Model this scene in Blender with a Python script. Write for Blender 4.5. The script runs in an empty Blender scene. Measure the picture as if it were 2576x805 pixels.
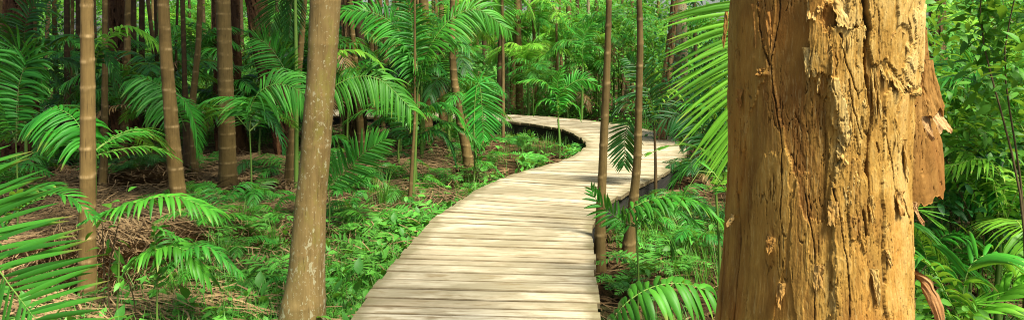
import bpy, math, random
import numpy as np
rng = np.random.default_rng(11)
random.seed(11)
R_ = math.radians
# ---- camera model: level camera 2 m above the forest floor, looking along +Y -------------
F, CX, HY, CZ = 1800.0, 1288.0, 91.0, 2.0
def P(px, py, Y): return np.array([(px-CX)/F*Y, Y, CZ-(py-HY)/F*Y])
def GY(py): return CZ*F/(py-HY)
scn = bpy.context.scene
COL = scn.collection
# ---- noise ------------------------------------------------------------------------------
def _h(ix, iy, s):
    n = (ix.astype(np.int64)*374761393 + iy.astype(np.int64)*668265263 + s*974634777) & 0xffffffff
    n = ((n ^ (n >> 13))*1274126177) & 0xffffffff
    n = ((n ^ (n >> 16))*2246822519) & 0xffffffff
    return ((n ^ (n >> 15)) & 0xffffff)/float(0xffffff)
def vn(x, y, s=0):
    x = np.asarray(x, float); y = np.asarray(y, float)
    ix = np.floor(x); iy = np.floor(y); fx = x-ix; fy = y-iy
    fx = fx*fx*(3-2*fx); fy = fy*fy*(3-2*fy)
    a = _h(ix, iy, s); b = _h(ix+1, iy, s); c = _h(ix, iy+1, s); d = _h(ix+1, iy+1, s)
    return (a*(1-fx)+b*fx)*(1-fy)+(c*(1-fx)+d*fx)*fy
def fbm(x, y, s=0, o=4, g=.5):
    t = 0; a = 1; n = 0
    for k in range(o):
        t = t+a*vn(x*2**k, y*2**k, s+k*17); n += a; a *= g
    return t/n
def sst(a, b, x):
    t = np.clip((x-a)/(b-a), 0, 1); return t*t*(3-2*t)
# ---- mesh building ----------------------------------------------------------------------
class Geo:
    def __init__(s): s.V = []; s.Q = []; s.T = []; s.M = []; s.n = 0
    def add(s, V, Q, T=None, m=0):
        V = np.asarray(V, float).reshape(-1, 3); Q = np.asarray(Q, int).reshape(-1, 4)
        if T is None: T = np.zeros((len(V), 3))
        T = np.asarray(T, float)
        if T.ndim == 1: T = np.tile(T, (len(V), 1))
        s.V.append(V); s.Q.append(Q+s.n); s.T.append(T); s.M.append(np.full(len(Q), m)); s.n += len(V)
        return s
    def mesh(s, name, mats, smooth=True, off=None):
        V = np.concatenate(s.V); Q = np.concatenate(s.Q); T = np.concatenate(s.T); M = np.concatenate(s.M)
        if off is not None: V = V-np.asarray(off)
        me = bpy.data.meshes.new(name)
        me.vertices.add(len(V)); me.vertices.foreach_set('co', V.astype(np.float32).ravel())
        me.loops.add(len(Q)*4); me.loops.foreach_set('vertex_index', Q.astype(np.int32).ravel())
        me.polygons.add(len(Q)); me.polygons.foreach_set('loop_start', np.arange(0, len(Q)*4, 4, dtype=np.int32))
        if not isinstance(mats, (list, tuple)): mats = [mats]
        for m in mats: me.materials.append(m)
        me.polygons.foreach_set('material_index', M.astype(np.int32))
        me.polygons.foreach_set('use_smooth', np.full(len(Q), smooth))
        a = me.attributes.new('tint', 'FLOAT_VECTOR', 'POINT')
        a.data.foreach_set('vector', T.astype(np.float32).ravel())
        me.update(calc_edges=True)
        return me
def link(name, me, parent=None, loc=(0, 0, 0), rz=0.0, sc=1.0, rx=0.0, ry=0.0):
    o = bpy.data.objects.new(name, me); COL.objects.link(o)
    o.parent = parent; o.location = loc; o.rotation_euler = (rx, ry, rz)
    o.scale = (sc, sc, sc) if np.isscalar(sc) else sc
    return o
def tag(o, label=None, cat=None, group=None, kind=None):
    if label: o['label'] = label
    if cat: o['category'] = cat
    if group: o['group'] = group
    if kind: o['kind'] = kind
    return o
def thing(name, loc, label, cat, group=None, rz=0.0, sc=1.0):
    return tag(link(name, None, None, tuple(loc), rz, sc), label, cat, group)
def grid_quads(nr, nc, wrap=False):
    r = np.arange(nr-1)[:, None]; c = np.arange(nc if wrap else nc-1)[None, :]
    c2 = (c+1) % nc
    return np.stack([r*nc+c, r*nc+c2, (r+1)*nc+c2, (r+1)*nc+c], -1).reshape(-1, 4)
def unit(v): return v/np.maximum(np.linalg.norm(v, axis=-1, keepdims=True), 1e-9)
def catmull(pts, n):
    pts = np.asarray(pts, float)
    d = np.r_[0, np.cumsum(np.maximum(np.linalg.norm(np.diff(pts, axis=0), axis=1), 1e-6))]
    P0 = np.vstack([2*pts[0]-pts[1], pts, 2*pts[-1]-pts[-2]])
    t = np.linspace(0, d[-1]*.99999, n); k = np.clip(np.searchsorted(d, t, side='right')-1, 0, len(pts)-2)
    u = ((t-d[k])/(d[k+1]-d[k]))[:, None]
    a, b, c, e = P0[k], P0[k+1], P0[k+2], P0[k+3]
    return .5*((2*b)+(-a+c)*u+(2*a-5*b+4*c-e)*u**2+(-a+3*b-3*c+e)*u**3)
def tube(g, pts, rad, seg=6, T=(0, 0, 0), m=0):
    pts = np.asarray(pts, float); n = len(pts); rad = np.broadcast_to(np.asarray(rad, float), (n,))
    tg = unit(np.gradient(pts, axis=0))
    ref = np.array([0, 0, 1.]) if abs(tg[:, 2]).mean() < .8 else np.array([0, 1., 0])
    s = unit(np.cross(tg, ref)); b = np.cross(s, tg)
    a = np.linspace(0, 2*np.pi, seg, endpoint=False)
    V = pts[:, None]+(np.cos(a)[None, :, None]*s[:, None]+np.sin(a)[None, :, None]*b[:, None])*rad[:, None, None]
    g.add(V, grid_quads(n, seg, True), T, m)
# ---- palm frond --------------------------------------------------------------------------
def frond(g, ctrl, n=34, L=.3, W=.022, side=None, t0=.12, ang=(78, 32), droop=.7, vee=.25, K=4, cols=3,
          r0=.008, fold=.35, seed=0, prof=(.55, .4), jit=.12, rseg=4, m=0, shade=0.0, miss=0.0):
    r = np.random.default_rng(seed)
    C = catmull(ctrl, 90); Tn = unit(np.gradient(C, axis=0))
    if side is None:
        S = unit(np.cross(Tn, np.array([0, 0, 1.])))
    else:
        S = np.tile(np.asarray(side, float), (90, 1)); S = unit(S-Tn*np.sum(S*Tn, 1, keepdims=True))
    N = np.cross(S, Tn)
    t = np.repeat(np.linspace(t0, .995, n), 2)+r.uniform(-.3, .3, 2*n)/n; t = np.clip(t, 0, 1)
    sg = np.tile([1., -1.], n)
    keep = r.random(2*n) > miss; t = t[keep]; sg = sg[keep]; M = len(t)
    i = t*89; k = np.clip(i.astype(int), 0, 88); f = (i-k)[:, None]
    p = C[k]*(1-f)+C[k+1]*f; tn = unit(Tn[k]*(1-f)+Tn[k+1]*f); s_ = S[k]; nn = N[k]
    q = (t-t0)/(1-t0)
    rise = np.clip(q/.3, 0, 1); ln = L*(prof[0]+(1-prof[0])*np.sin(rise*np.pi/2))*(1-(1-prof[1])*np.clip((q-.45)/.55, 0, 1)**1.6)
    ln = ln*(1+r.uniform(-jit, jit*.6, M))
    a = np.radians(ang[0]+(ang[1]-ang[0])*q+r.uniform(-6, 6, M))[:, None]
    ve = (vee+r.uniform(-.12, .12, M))[:, None]
    D = np.cos(a)*tn+np.sin(a)*(sg[:, None]*s_*np.cos(ve)+nn*np.sin(ve))
    s = np.linspace(0, 1, K+1)
    wid = np.interp(s, [0, .12, .4, .75, 1], [.35, .85, 1, .68, .07])
    phi = r.uniform(-.45, .45, M)[:, None]
    dr = droop*(1+r.uniform(-.35, .35, M))[:, None]
    pos = p.copy(); V = np.zeros((M, K+1, cols, 3)); T = np.zeros((M, K+1, cols, 3))
    for j in range(K+1):
        d = unit(D+dr*s[j]**1.2*np.array([0, 0, -1.]))
        if j: pos = pos+d*(ln/K)[:, None]
        w = unit(np.cross(nn, d)+1e-6); bn = np.cross(d, w)
        wv = w*np.cos(phi)+bn*np.sin(phi); bv = np.cross(d, wv)
        hw = (W*wid[j]*.5*(.6+.4*ln/L))[:, None]
        if cols == 3:
            V[:, j, 0] = pos-wv*hw; V[:, j, 1] = pos-bv*hw*fold*2*np.sign(bv[:, 2:3]+1e-6)*-1; V[:, j, 2] = pos+wv*hw
        else:
            V[:, j, 0] = pos-wv*hw; V[:, j, 1] = pos+wv*hw
        T[:, j, :, 1] = s[j]
    T[..., 0] = r.random(M)[:, None, None]
    base = grid_quads(K+1, cols)
    Q = (np.arange(M)[:, None, None]*(K+1)*cols+base[None])
    g.add(V.reshape(-1, 3), Q.reshape(-1, 4), T.reshape(-1, 3), m)
    cc = catmull(ctrl, 14)
    tube(g, cc, r0*np.linspace(1, .25, 14), rseg, (.5, .2, 1.0), m)
    return g
# ---- materials ---------------------------------------------------------------------------
def newmat(name):
    m = bpy.data.materials.new(name); m.use_nodes = True
    nt = m.node_tree; nt.nodes.clear()
    return m, nt
class NT:
    def __init__(s, nt): s.nt = nt
    def n(s, typ, inp=None, **kw):
        nd = s.nt.nodes.new(typ)
        for k, v in kw.items(): setattr(nd, k, v)
        for k, v in (inp or {}).items(): s.set(nd, k, v)
        return nd
    def set(s, nd, k, v):
        sock = nd.inputs[k]
        if isinstance(v, bpy.types.NodeSocket): s.nt.links.new(v, sock)
        elif isinstance(v, bpy.types.Node): s.nt.links.new(v.outputs[0], sock)
        else:
            if isinstance(v, (tuple, list)) and len(v) == 3 and sock.type == 'RGBA': v = (*v, 1)
            sock.default_value = v
    def math(s, op, a, b=0.0, c=0.0, clamp=False):
        nd = s.n('ShaderNodeMath', operation=op, use_clamp=clamp)
        s.set(nd, 0, a); s.set(nd, 1, b)
        if op in ('MULTIPLY_ADD',): s.set(nd, 2, c)
        return nd.outputs[0]
    def mix(s, f, a, b, mode='MIX'):
        nd = s.n('ShaderNodeMix', data_type='RGBA', blend_type=mode)
        s.set(nd, 0, f); s.set(nd, 6, a); s.set(nd, 7, b)
        return nd.outputs[2]
    def mr(s, v, a, b, c=0.0, d=1.0):
        nd = s.n('ShaderNodeMapRange'); s.set(nd, 0, v)
        for i, x in enumerate((a, b, c, d)): nd.inputs[i+1].default_value = x
        return nd.outputs[0]
    def noise(s, vec, scale, detail=3, rough=.55, dist=0.0):
        nd = s.n('ShaderNodeTexNoise', {'Scale': scale, 'Detail': detail, 'Roughness': rough, 'Distortion': dist})
        if vec is not None: s.set(nd, 'Vector', vec)
        return nd.outputs[0]
    def mapn(s, vec, scale=(1, 1, 1), loc=(0, 0, 0)):
        nd = s.n('ShaderNodeMapping'); s.set(nd, 0, vec)
        nd.inputs['Scale'].default_value = scale; nd.inputs['Location'].default_value = loc
        return nd.outputs[0]
    def attr(s, name):
        return s.n('ShaderNodeAttribute', attribute_name=name)
    def bump(s, h, st=.5, d=.01):
        return s.n('ShaderNodeBump', {'Height': h, 'Strength': st, 'Distance': d}).outputs[0]
    def out(s, sh, disp=None):
        o = s.n('ShaderNodeOutputMaterial'); s.set(o, 0, sh)
    def pbr(s, col, rough=.8, spec=.3, normal=None):
        nd = s.n('ShaderNodeBsdfPrincipled', {'Base Color': col, 'Roughness': rough, 'Specular IOR Level': spec})
        if normal is not None: s.set(nd, 'Normal', normal)
        return nd.outputs[0]
def leafmat(name, c1, c2, rach=(.10, .16, .03), tip=None, transl=.32, rough=.48, spec=.26, tr=(.34, .55, .03), tipamt=.25):
    m, nt = newmat(name); k = NT(nt)
    at = k.attr('tint'); sp = k.n('ShaderNodeSeparateXYZ', {0: at.outputs['Vector']})
    oi = k.n('ShaderNodeObjectInfo')
    f = k.math('ADD', k.math('MULTIPLY', sp.outputs[0], .6), k.math('MULTIPLY', oi.outputs['Random'], .4))
    col = k.mix(f, c1, c2)
    tc = k.n('ShaderNodeTexCoord')
    nz = k.noise(tc.outputs['Object'], 3.0, 2)
    col = k.mix(k.mr(nz, .3, .7, 0, .55), col, k.mix(.5, c2, c1), 'MIX')
    col = k.n('ShaderNodeHueSaturation', {'Hue': k.mr(oi.outputs['Random'], 0, 1, .488, .512), 'Value': k.mr(sp.outputs[0], 0, 1, .75, 1.25), 'Color': col}).outputs[0]
    if tip:
        tf = k.math('MULTIPLY', k.mr(sp.outputs[1], .72, 1.0), k.mr(sp.outputs[0], 1-tipamt-.1, 1-tipamt+.15))
        col = k.mix(tf, col, tip)
    col = k.mix(sp.outputs[2], col, rach)
    b = k.pbr(col, rough, spec)
    tcol = k.mix(.55, col, tr, 'MIX')
    t = k.n('ShaderNodeBsdfTranslucent', {'Color': tcol}).outputs[0]
    fac = k.math('MULTIPLY', k.math('SUBTRACT', 1.0, sp.outputs[2]), transl)
    mx = k.n('ShaderNodeMixShader', {0: fac}); k.set(mx, 1, b); k.set(mx, 2, t)
    k.out(mx.outputs[0]); return m
M = {}
M['fresh'] = leafmat('palm_leaf_fresh', (.018, .155, .012), (.070, .31, .024), tip=(.30, .24, .06), rach=(.16, .26, .05))
M['mid'] = leafmat('palm_leaf_green', (.014, .115, .014), (.050, .24, .024), tip=(.16, .20, .05), rach=(.08, .12, .03))
M['dark'] = leafmat('palm_leaf_dark', (.005, .040, .008), (.016, .088, .012), rach=(.05, .06, .02), transl=.25)  # dark green fronds; the left forest's shadow is deepened by this colour
M['lime'] = leafmat('palm_leaf_lime', (.065, .28, .02), (.20, .46, .035), tip=(.42, .44, .10), rach=(.22, .30, .06), transl=.42, tr=(.45, .75, .10))
M['far'] = leafmat('far_leaf', (.05, .29, .045), (.24, .60, .12), transl=.42, rough=.5, tr=(.35, .70, .12))  # leaves brightened so the far forest's sunlit glow is in their colour
M['shrub'] = leafmat('broad_leaf', (.024, .13, .012), (.11, .31, .03), tip=(.30, .30, .05), tipamt=.06, rach=(.14, .085, .045), transl=.35)
M['shrubdark'] = leafmat('broad_leaf_dark', (.008, .060, .018), (.022, .12, .03), rach=(.09, .06, .03), transl=.22)
M['deep'] = leafmat('palm_leaf_deep', (.010, .105, .010), (.040, .22, .018), tip=(.20, .16, .04), rach=(.10, .18, .03), tipamt=.3)
M['vivid'] = leafmat('palm_leaf_vivid', (.022, .20, .022), (.075, .40, .045), tip=(.25, .30, .05), rach=(.16, .26, .05), transl=.38)  # green brightened in colour for fronds standing in shade
M['dead'] = leafmat('dead_palm_leaf', (.10, .055, .018), (.26, .17, .07), rach=(.16, .10, .04), transl=.2, tr=(.3, .2, .08))
M['fern'] = leafmat('fern_leaf', (.030, .18, .022), (.12, .36, .045), rach=(.10, .13, .04), transl=.3, rough=.5)
M['grass'] = leafmat('grass_blade', (.030, .15, .015), (.10, .28, .03), tip=(.25, .24, .08), transl=.3, rough=.5)

def palmbark(name, c1, c2, ring, moss=None, lich=0.0, dark=.6):
    m, nt = newmat(name); k = NT(nt)
    at = k.attr('tint'); sp = k.n('ShaderNodeSeparateXYZ', {0: at.outputs['Vector']})
    tc = k.n('ShaderNodeTexCoord').outputs['Object']
    st = k.noise(k.mapn(tc, (60, 60, 2.2)), 1.0, 4, .6)
    st2 = k.noise(k.mapn(tc, (14, 14, 5)), 1.0, 4, .6)
    f = k.mr(k.math('ADD', k.math('MULTIPLY', st, .45), k.math('MULTIPLY', st2, .55)), .33, .67)
    f = k.math('ADD', k.math('MULTIPLY', f, .75), k.math('MULTIPLY', sp.outputs[1], .25))
    col = k.mix(f, c1, c2)
    crk = k.noise(k.mapn(tc, (110, 110, 6), (3, 1, 2)), 1.0, 3, .6)
    col = k.mix(k.mr(crk, .60, .70, 0, .55), col, tuple(x*.35 for x in c1))
    pt = k.noise(tc, 4.0, 5, .65)
    col = k.mix(k.mr(pt, .52, .72, 0, dark), col, tuple(x*.45 for x in c1))
    rg = k.math('MULTIPLY', sp.outputs[0], k.mr(k.noise(k.mapn(tc, (26, 26, 6)), 1.0, 3), .38, .62, .12, 1.0))
    col = k.mix(rg, col, ring)
    if moss:
        mo = k.math('MULTIPLY', k.mr(k.noise(k.mapn(tc, (9, 9, 4), (1, 5, 2)), 1.0, 5, .7), .54, .66, 0, 1), moss[1])
        col = k.mix(mo, col, moss[0])
    if lich:
        v = k.noise(k.mapn(tc, (36, 36, 21), (7, 2, 3)), 1.0, 4, .62, .4)
        big = k.noise(k.mapn(tc, (5, 5, 2), (2, 8, 1)), 1.0, 2)
        z = k.n('ShaderNodeSeparateXYZ', {0: tc}).outputs[2]
        th = k.math('ADD', k.math('ADD', v, k.math('MULTIPLY', big, .22)), k.mr(z, 0.0, 2.2, .045, -.045))
        lf = k.mr(th, .715, .75, 0, lich*.85)
        col = k.mix(lf, col, (.34, .32, .19))
        v2 = k.noise(k.mapn(tc, (75, 75, 44), (17, 2, 3)), 1.0, 3, .6, .3)
        col = k.mix(k.mr(v2, .625, .655, 0, lich*.75), col, (.33, .29, .16))
    h = k.math('ADD', k.math('MULTIPLY', st, .5), k.math('MULTIPLY', crk, -.5))
    k.out(k.pbr(col, .85, .2, k.bump(h, .5, .006))); return m
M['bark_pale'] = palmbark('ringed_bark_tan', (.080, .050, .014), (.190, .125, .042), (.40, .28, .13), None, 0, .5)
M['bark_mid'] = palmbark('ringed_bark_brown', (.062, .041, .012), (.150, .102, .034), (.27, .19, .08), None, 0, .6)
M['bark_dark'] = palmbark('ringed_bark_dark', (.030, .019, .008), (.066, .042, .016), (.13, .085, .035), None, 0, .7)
M['bark_spot'] = palmbark('spotted_palm_bark', (.115, .076, .022), (.26, .182, .068), (.25, .165, .06), ((.20, .20, .03), .40), 1.0, .35)
M['bark_grey'] = palmbark('pale_grey_bark', (.13, .10, .055), (.25, .20, .12), (.30, .24, .15), None, .5, .5)

def shagmat(name, deep, mid, pale, bump=.6, sc=1.0):
    m, nt = newmat(name); k = NT(nt)
    at = k.attr('tint'); sp = k.n('ShaderNodeSeparateXYZ', {0: at.outputs['Vector']})
    tc = k.n('ShaderNodeTexCoord').outputs['Object']
    wv = k.n('ShaderNodeVectorMath', {0: tc}, operation='ADD')
    wn = k.n('ShaderNodeTexNoise', {'Vector': tc, 'Scale': 9.0*sc, 'Detail': 3.0})
    wsub = k.n('ShaderNodeVectorMath', {0: wn.outputs[1], 1: (.5, .5, .5)}, operation='SUBTRACT')
    wsc = k.n('ShaderNodeVectorMath', {0: wsub.outputs[0]}, operation='SCALE'); wsc.inputs['Scale'].default_value = .03/sc
    k.set(wv, 1, wsc.outputs[0]); tw = wv.outputs[0]
    fib = k.noise(k.mapn(tw, (130*sc, 130*sc, 7*sc)), 1.0, 5, .62)
    fib2 = k.noise(k.mapn(tw, (38*sc, 38*sc, 3.2*sc), (3, 3, 3)), 1.0, 5, .65)
    pat = k.noise(k.mapn(tw, (11*sc, 11*sc, 4*sc), (1, 9, 4)), 1.0, 6, .66)
    f = k.math('ADD', k.math('MULTIPLY', sp.outputs[0], .62), k.math('MULTIPLY', k.mr(pat, .32, .68), .38))
    col = k.mix(k.mr(f, .12, .55), deep, mid)
    col = k.mix(k.mr(f, .50, .95), col, pale)
    col = k.mix(k.mr(fib, .50, .74, 0, .32), col, deep)
    col = k.mix(k.mr(fib, .28, .44, .40, 0), col, pale)
    col = k.mix(k.mr(fib2, .60, .74, 0, .35), col, tuple(x*.6 for x in deep))
    pk = k.noise(k.mapn(tw, (75*sc, 75*sc, 34*sc), (5, 4, 4)), 1.0, 3, .6)
    col = k.mix(k.mr(pk, .705, .74, 0, .8), col, tuple(x*.22 for x in deep))
    lo = k.noise(k.mapn(tc, (4*sc, 4*sc, 1.6*sc), (2, 2, 7)), 1.0, 3, .6)
    col = k.mix(k.mr(lo, .48, .66, 0, .55), col, k.mix(.6, col, (mid[0]*1.2, mid[1]*.80, mid[2]*.6)))
    col = k.mix(sp.outputs[1], col, tuple(x*.12 for x in deep))  # groove shade put into the colour along the crack mask
    h = k.math('ADD', k.math('ADD', k.math('MULTIPLY', fib, .45), k.math('MULTIPLY', fib2, -.7)), k.math('MULTIPLY', pk, -.6))
    k.out(k.pbr(col, .85, .18, k.bump(h, bump, .008))); return m
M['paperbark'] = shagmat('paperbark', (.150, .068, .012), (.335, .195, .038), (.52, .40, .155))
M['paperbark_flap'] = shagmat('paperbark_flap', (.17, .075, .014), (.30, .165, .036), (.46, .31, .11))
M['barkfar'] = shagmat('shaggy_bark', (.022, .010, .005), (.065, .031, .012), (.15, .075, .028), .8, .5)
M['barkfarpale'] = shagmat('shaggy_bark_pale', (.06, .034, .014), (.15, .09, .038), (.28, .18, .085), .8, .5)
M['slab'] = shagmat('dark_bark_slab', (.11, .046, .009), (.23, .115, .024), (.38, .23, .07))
M['curl'] = shagmat('dry_curl', (.15, .07, .022), (.28, .16, .06), (.45, .30, .14), .5, 1.4)

def woodmat():
    m, nt = newmat('weathered_deck_planks'); k = NT(nt)
    a = k.attr('puv').outputs['Vector']; at = k.attr('tint'); sp = k.n('ShaderNodeSeparateXYZ', {0: at.outputs['Vector']})
    pos = k.n('ShaderNodeNewGeometry').outputs['Position']
    g1 = k.noise(k.mapn(a, (1.6, 48, 9.7)), 1.0, 5, .62, .25)
    g2 = k.noise(k.mapn(a, (4.5, 130, 5.3), (4, 2, 1)), 1.0, 4, .6)
    big = k.noise(k.mapn(pos, (1.1, 2.0, 1)), 1.0, 5, .62)
    blot = k.noise(k.mapn(a, (3.0, 11, 3.1), (8, 1, 5)), 1.0, 5, .68, .3)
    f = k.math('ADD', k.math('MULTIPLY', k.mr(g1, .3, .7), .6), k.math('MULTIPLY', sp.outputs[0], .4))
    col = k.mix(f, (.27, .215, .125), (.56, .525, .39))
    col = k.mix(k.mr(g2, .50, .66, 0, .75), col, (.185, .115, .04))
    col = k.mix(k.mr(big, .44, .60, 0, .80), col, (.20, .175, .105))
    col = k.mix(k.mr(blot, .54, .66, 0, .60), col, (.16, .115, .05))
    col = k.mix(k.mr(g1, .30, .37, .80, 0), col, (.12, .075, .03))
    sz = k.n('ShaderNodeSeparateXYZ', {0: a}); ed2 = k.mr(k.math('ADD', k.noise(k.mapn(pos, (3, 3, 1)), 1.0, 4, .6), k.math('MULTIPLY', sp.outputs[2], .42)), .62, .86, 0, .75)
    col = k.mix(ed2, col, (.13, .115, .055))
    ed = sp.outputs[1]
    col = k.mix(k.math('MULTIPLY', ed, k.mr(blot, .3, .6, .3, 1)), col, (.095, .070, .035))  # plank edges darkened in colour to strengthen the shade in the gaps
    h = k.math('ADD', k.math('MULTIPLY', g1, .7), k.math('MULTIPLY', g2, -.5))
    k.out(k.pbr(col, .88, .15, k.bump(h, .45, .006))); return m
M['deck'] = woodmat()
def plainwood(name, c1, c2, sc=(8, 8, 8)):
    m, nt = newmat(name); k = NT(nt)
    tc = k.n('ShaderNodeTexCoord').outputs['Object']
    n1 = k.noise(k.mapn(tc, sc), 1.0, 5, .65)
    at = k.attr('tint'); sp = k.n('ShaderNodeSeparateXYZ', {0: at.outputs['Vector']})
    f = k.math('ADD', k.math('MULTIPLY', k.mr(n1, .3, .7), .5), k.math('MULTIPLY', sp.outputs[0], .5))
    k.out(k.pbr(k.mix(f, c1, c2), .88, .2, k.bump(n1, .5, .01))); return m
M['beam'] = plainwood('dark_wood_beam', (.012, .012, .011), (.035, .032, .026), (3, 3, 30))  # near-black wood for beams and posts under the deck
M['straw'] = plainwood('dry_palm_straw', (.075, .040, .016), (.36, .25, .12))
M['strawdim'] = plainwood('shaded_straw', (.030, .019, .008), (.19, .128, .060))  # straw copy darkened in colour to carry the canopy's shade
M['deadleaf'] = plainwood('dead_brown_leaf', (.035, .019, .008), (.16, .098, .040))
M['log'] = plainwood('fallen_wood', (.07, .042, .02), (.20, .13, .065), (20, 20, 20))
M['twig'] = plainwood('brown_twig', (.045, .032, .014), (.11, .08, .035))
def groundmat():
    m, nt = newmat('forest_floor'); k = NT(nt)
    pos = k.n('ShaderNodeNewGeometry').outputs['Position']
    n1 = k.noise(pos, 1.1, 6, .65); n2 = k.noise(pos, 14, 5, .7, .6); n3 = k.noise(k.mapn(pos, (90, 22, 30)), 1.0, 3, .6, .5)
    col = k.mix(k.mr(n2, .3, .7), (.014, .008, .004), (.07, .040, .016))
    col = k.mix(k.mr(n3, .55, .7, 0, .7), col, (.13, .08, .035))
    col = k.mix(k.mr(n1, .55, .7, 0, .6), col, (.03, .065, .014))
    h = k.math('ADD', n2, k.math('MULTIPLY', n3, .5))
    k.out(k.pbr(col, .95, .1, k.bump(h, .9, .03))); return m
M['ground'] = groundmat()
# ---- ground ------------------------------------------------------------------------------
def gz(x, y):
    x = np.asarray(x, float); y = np.asarray(y, float)
    h = .10*(fbm(x*.45+3, y*.45, 3, 3)-.5)+.07*(fbm(x*2.1, y*2.1, 9, 3)-.5)
    heap = .16*np.exp(-(((x+3.6)/1.1)**2+((y-6.6)/1.0)**2))+.13*np.exp(-(((x+4.0)/1.6)**2+((y-9.6)/1.0)**2))
    rise = .9*sst(20, 48, y)
    return h+heap+rise+.02
def gnd(x, y): return float(gz(np.array([x]), np.array([y]))[0])
def build_ground():
    u = np.linspace(-1, 1, 340); xs = np.sign(u)*(np.abs(u)*7+np.abs(u)**4*153)
    v = np.linspace(0, 1, 330); ys = -8+v*24+v**4*144
    X, Y = np.meshgrid(xs, ys)
    Z = gz(X, Y)
    g = Geo(); g.add(np.stack([X, Y, Z], -1), grid_quads(len(ys), len(xs)))
    tag(link('ground', g.mesh('ground', M['ground'])), 'brown leaf-littered forest floor under the palms', None, None, 'structure')
build_ground()
# ---- palm trunks -------------------------------------------------------------------------
CROWNS = []
def make_crown(seed, n=9, L=2.3, mat='mid'):
    g = Geo(); r = np.random.default_rng(seed)
    for i in range(n):
        a = i*2.4+r.uniform(-.2, .2); el = r.uniform(.35, 1.25); l = L*r.uniform(.85, 1.1)
        d = np.array([math.cos(a), math.sin(a), 0])
        pts = [np.zeros(3), d*l*.3*math.cos(el)+np.array([0, 0, l*.32*math.sin(el)]), d*l*.62*math.cos(el*.75)+np.array([0, 0, l*.38*math.sin(el)]), d*l*.92*math.cos(el*.6)+np.array([0, 0, l*(.30*math.sin(el)-.22)])]
        frond(g, pts, 30, .5, .05, droop=.9, K=2, cols=2, r0=.02, seed=seed*31+i)
    return g.mesh('crown', M[mat])
for i in range(3): CROWNS.append(make_crown(50+i))
def trunk_curve(pts, Y, H, flare=1.25):
    """pts: (px,py,w) top to bottom; returns z, x, y, r arrays from ground up"""
    W = [P(a, b, Y) for a, b, c in pts]; zz = np.array([w[2] for w in W])[::-1]; xx = np.array([w[0] for w in W])[::-1]
    rr = np.array([c/2/F*Y for a, b, c in pts])[::-1]
    sl = (xx[-1]-xx[-2])/(zz[-1]-zz[-2]) if len(zz) > 1 else 0
    sb = (xx[1]-xx[0])/(zz[1]-zz[0]) if len(zz) > 1 else 0
    sl = float(np.clip(sl, -.15, .15)); sb = float(np.clip(sb, -.5, .5))
    xb = xx[0]-sb*max(zz[0]+.1, 0); g0 = gnd(xb, Y)-.12
    if zz[0] > g0+.02:
        xx = np.r_[xb, xx]; zz = np.r_[g0, zz]; rr = np.r_[rr[0], rr]
    xx = np.r_[xx, xx[-1]+sl*(H-zz[-1])]; rr = np.r_[rr, rr[-1]*.85]; zz = np.r_[zz, H]
    z = np.r_[np.arange(zz[0], 3.0, .018 if Y < 12 else .035), np.arange(3.0, H+.1, .12)]
    # smooth interpolation
    x = np.interp(z, zz, xx); r = np.interp(z, zz, rr)
    ker = np.ones(15)/15
    xp = np.r_[np.full(7, x[0]), x, np.full(7, x[-1])]; x2 = np.convolve(xp, ker, 'valid'); x = x2
    rp = np.r_[np.full(7, r[0]), r, np.full(7, r[-1])]; r = np.convolve(rp, ker, 'valid')
    r = r*(1+(flare-1)*np.exp(-(z-zz[0])/.16))
    return z, x, r
def palm_trunk(label, pts, Y, mat, H=7.0, rs=(.13, .2), seed=0, seg=20, crown=True, group='ringed palm trunks around the boardwalk', name='palm_tree', flare=1.3, cat='palm tree', ringamp=.05, csc=1.0, wob=.0):
    r = np.random.default_rng(seed+400)
    z, x, rad = trunk_curve(pts, Y, H, flare)
    rings = []; q = z[0]+.1
    while q < H: rings.append(q); q += r.uniform(*rs)
    rings = np.array(rings)
    a = np.linspace(0, 2*np.pi, seg, endpoint=False)
    A, Z = np.meshgrid(a, z); 
    tilt = r.uniform(-.012, .012)+.006*np.sin(A+r.uniform(0, 6))
    ze = Z+tilt*np.cos(A)+.006*(vn(A*2, Z*3, seed)-.5)
    k = np.clip(np.searchsorted(rings, ze.ravel()).reshape(Z.shape), 1, len(rings)-1)
    d0 = ze-rings[k-1]; d1 = rings[k]-ze
    ring = np.exp(-(np.minimum(d0, d1)/.0085)**2)
    inter = r.random(len(rings)+2)[k]
    bul = ringamp*np.exp(-(np.minimum(d0, d1)/.014)**2)+.02*np.exp(-d0/.03)
    Rr = rad[:, None]*(1+bul+.03*(fbm(A*3/np.pi*2, Z*2, seed, 2)-.5))+.0025*(fbm(A*9, Z*30, seed+5, 2)-.5)
    root = thing(name, (float(x[0]), Y, float(z[0]+.1)), label, cat, group)
    V = np.stack([x[:, None]+Rr*np.cos(A)-x[0], Rr*np.sin(A), Z-z[0]-.1+tilt*0], -1)
    V[..., 1] += wob*np.sin(Z*1.1+seed)
    g = Geo(); g.add(V, grid_quads(len(z), seg, True), np.stack([ring, inter, Z*0], -1))
    link('trunk', g.mesh('trunk', M[mat]), root)
    if crown:
        link('crown', CROWNS[seed % 3], root, (float(x[-1]-x[0]), 0, float(H-z[0]-.15)), r.uniform(0, 6), csc)  # unseen crown, enlarged through csc on some palms to cast more shade
    return root
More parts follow.
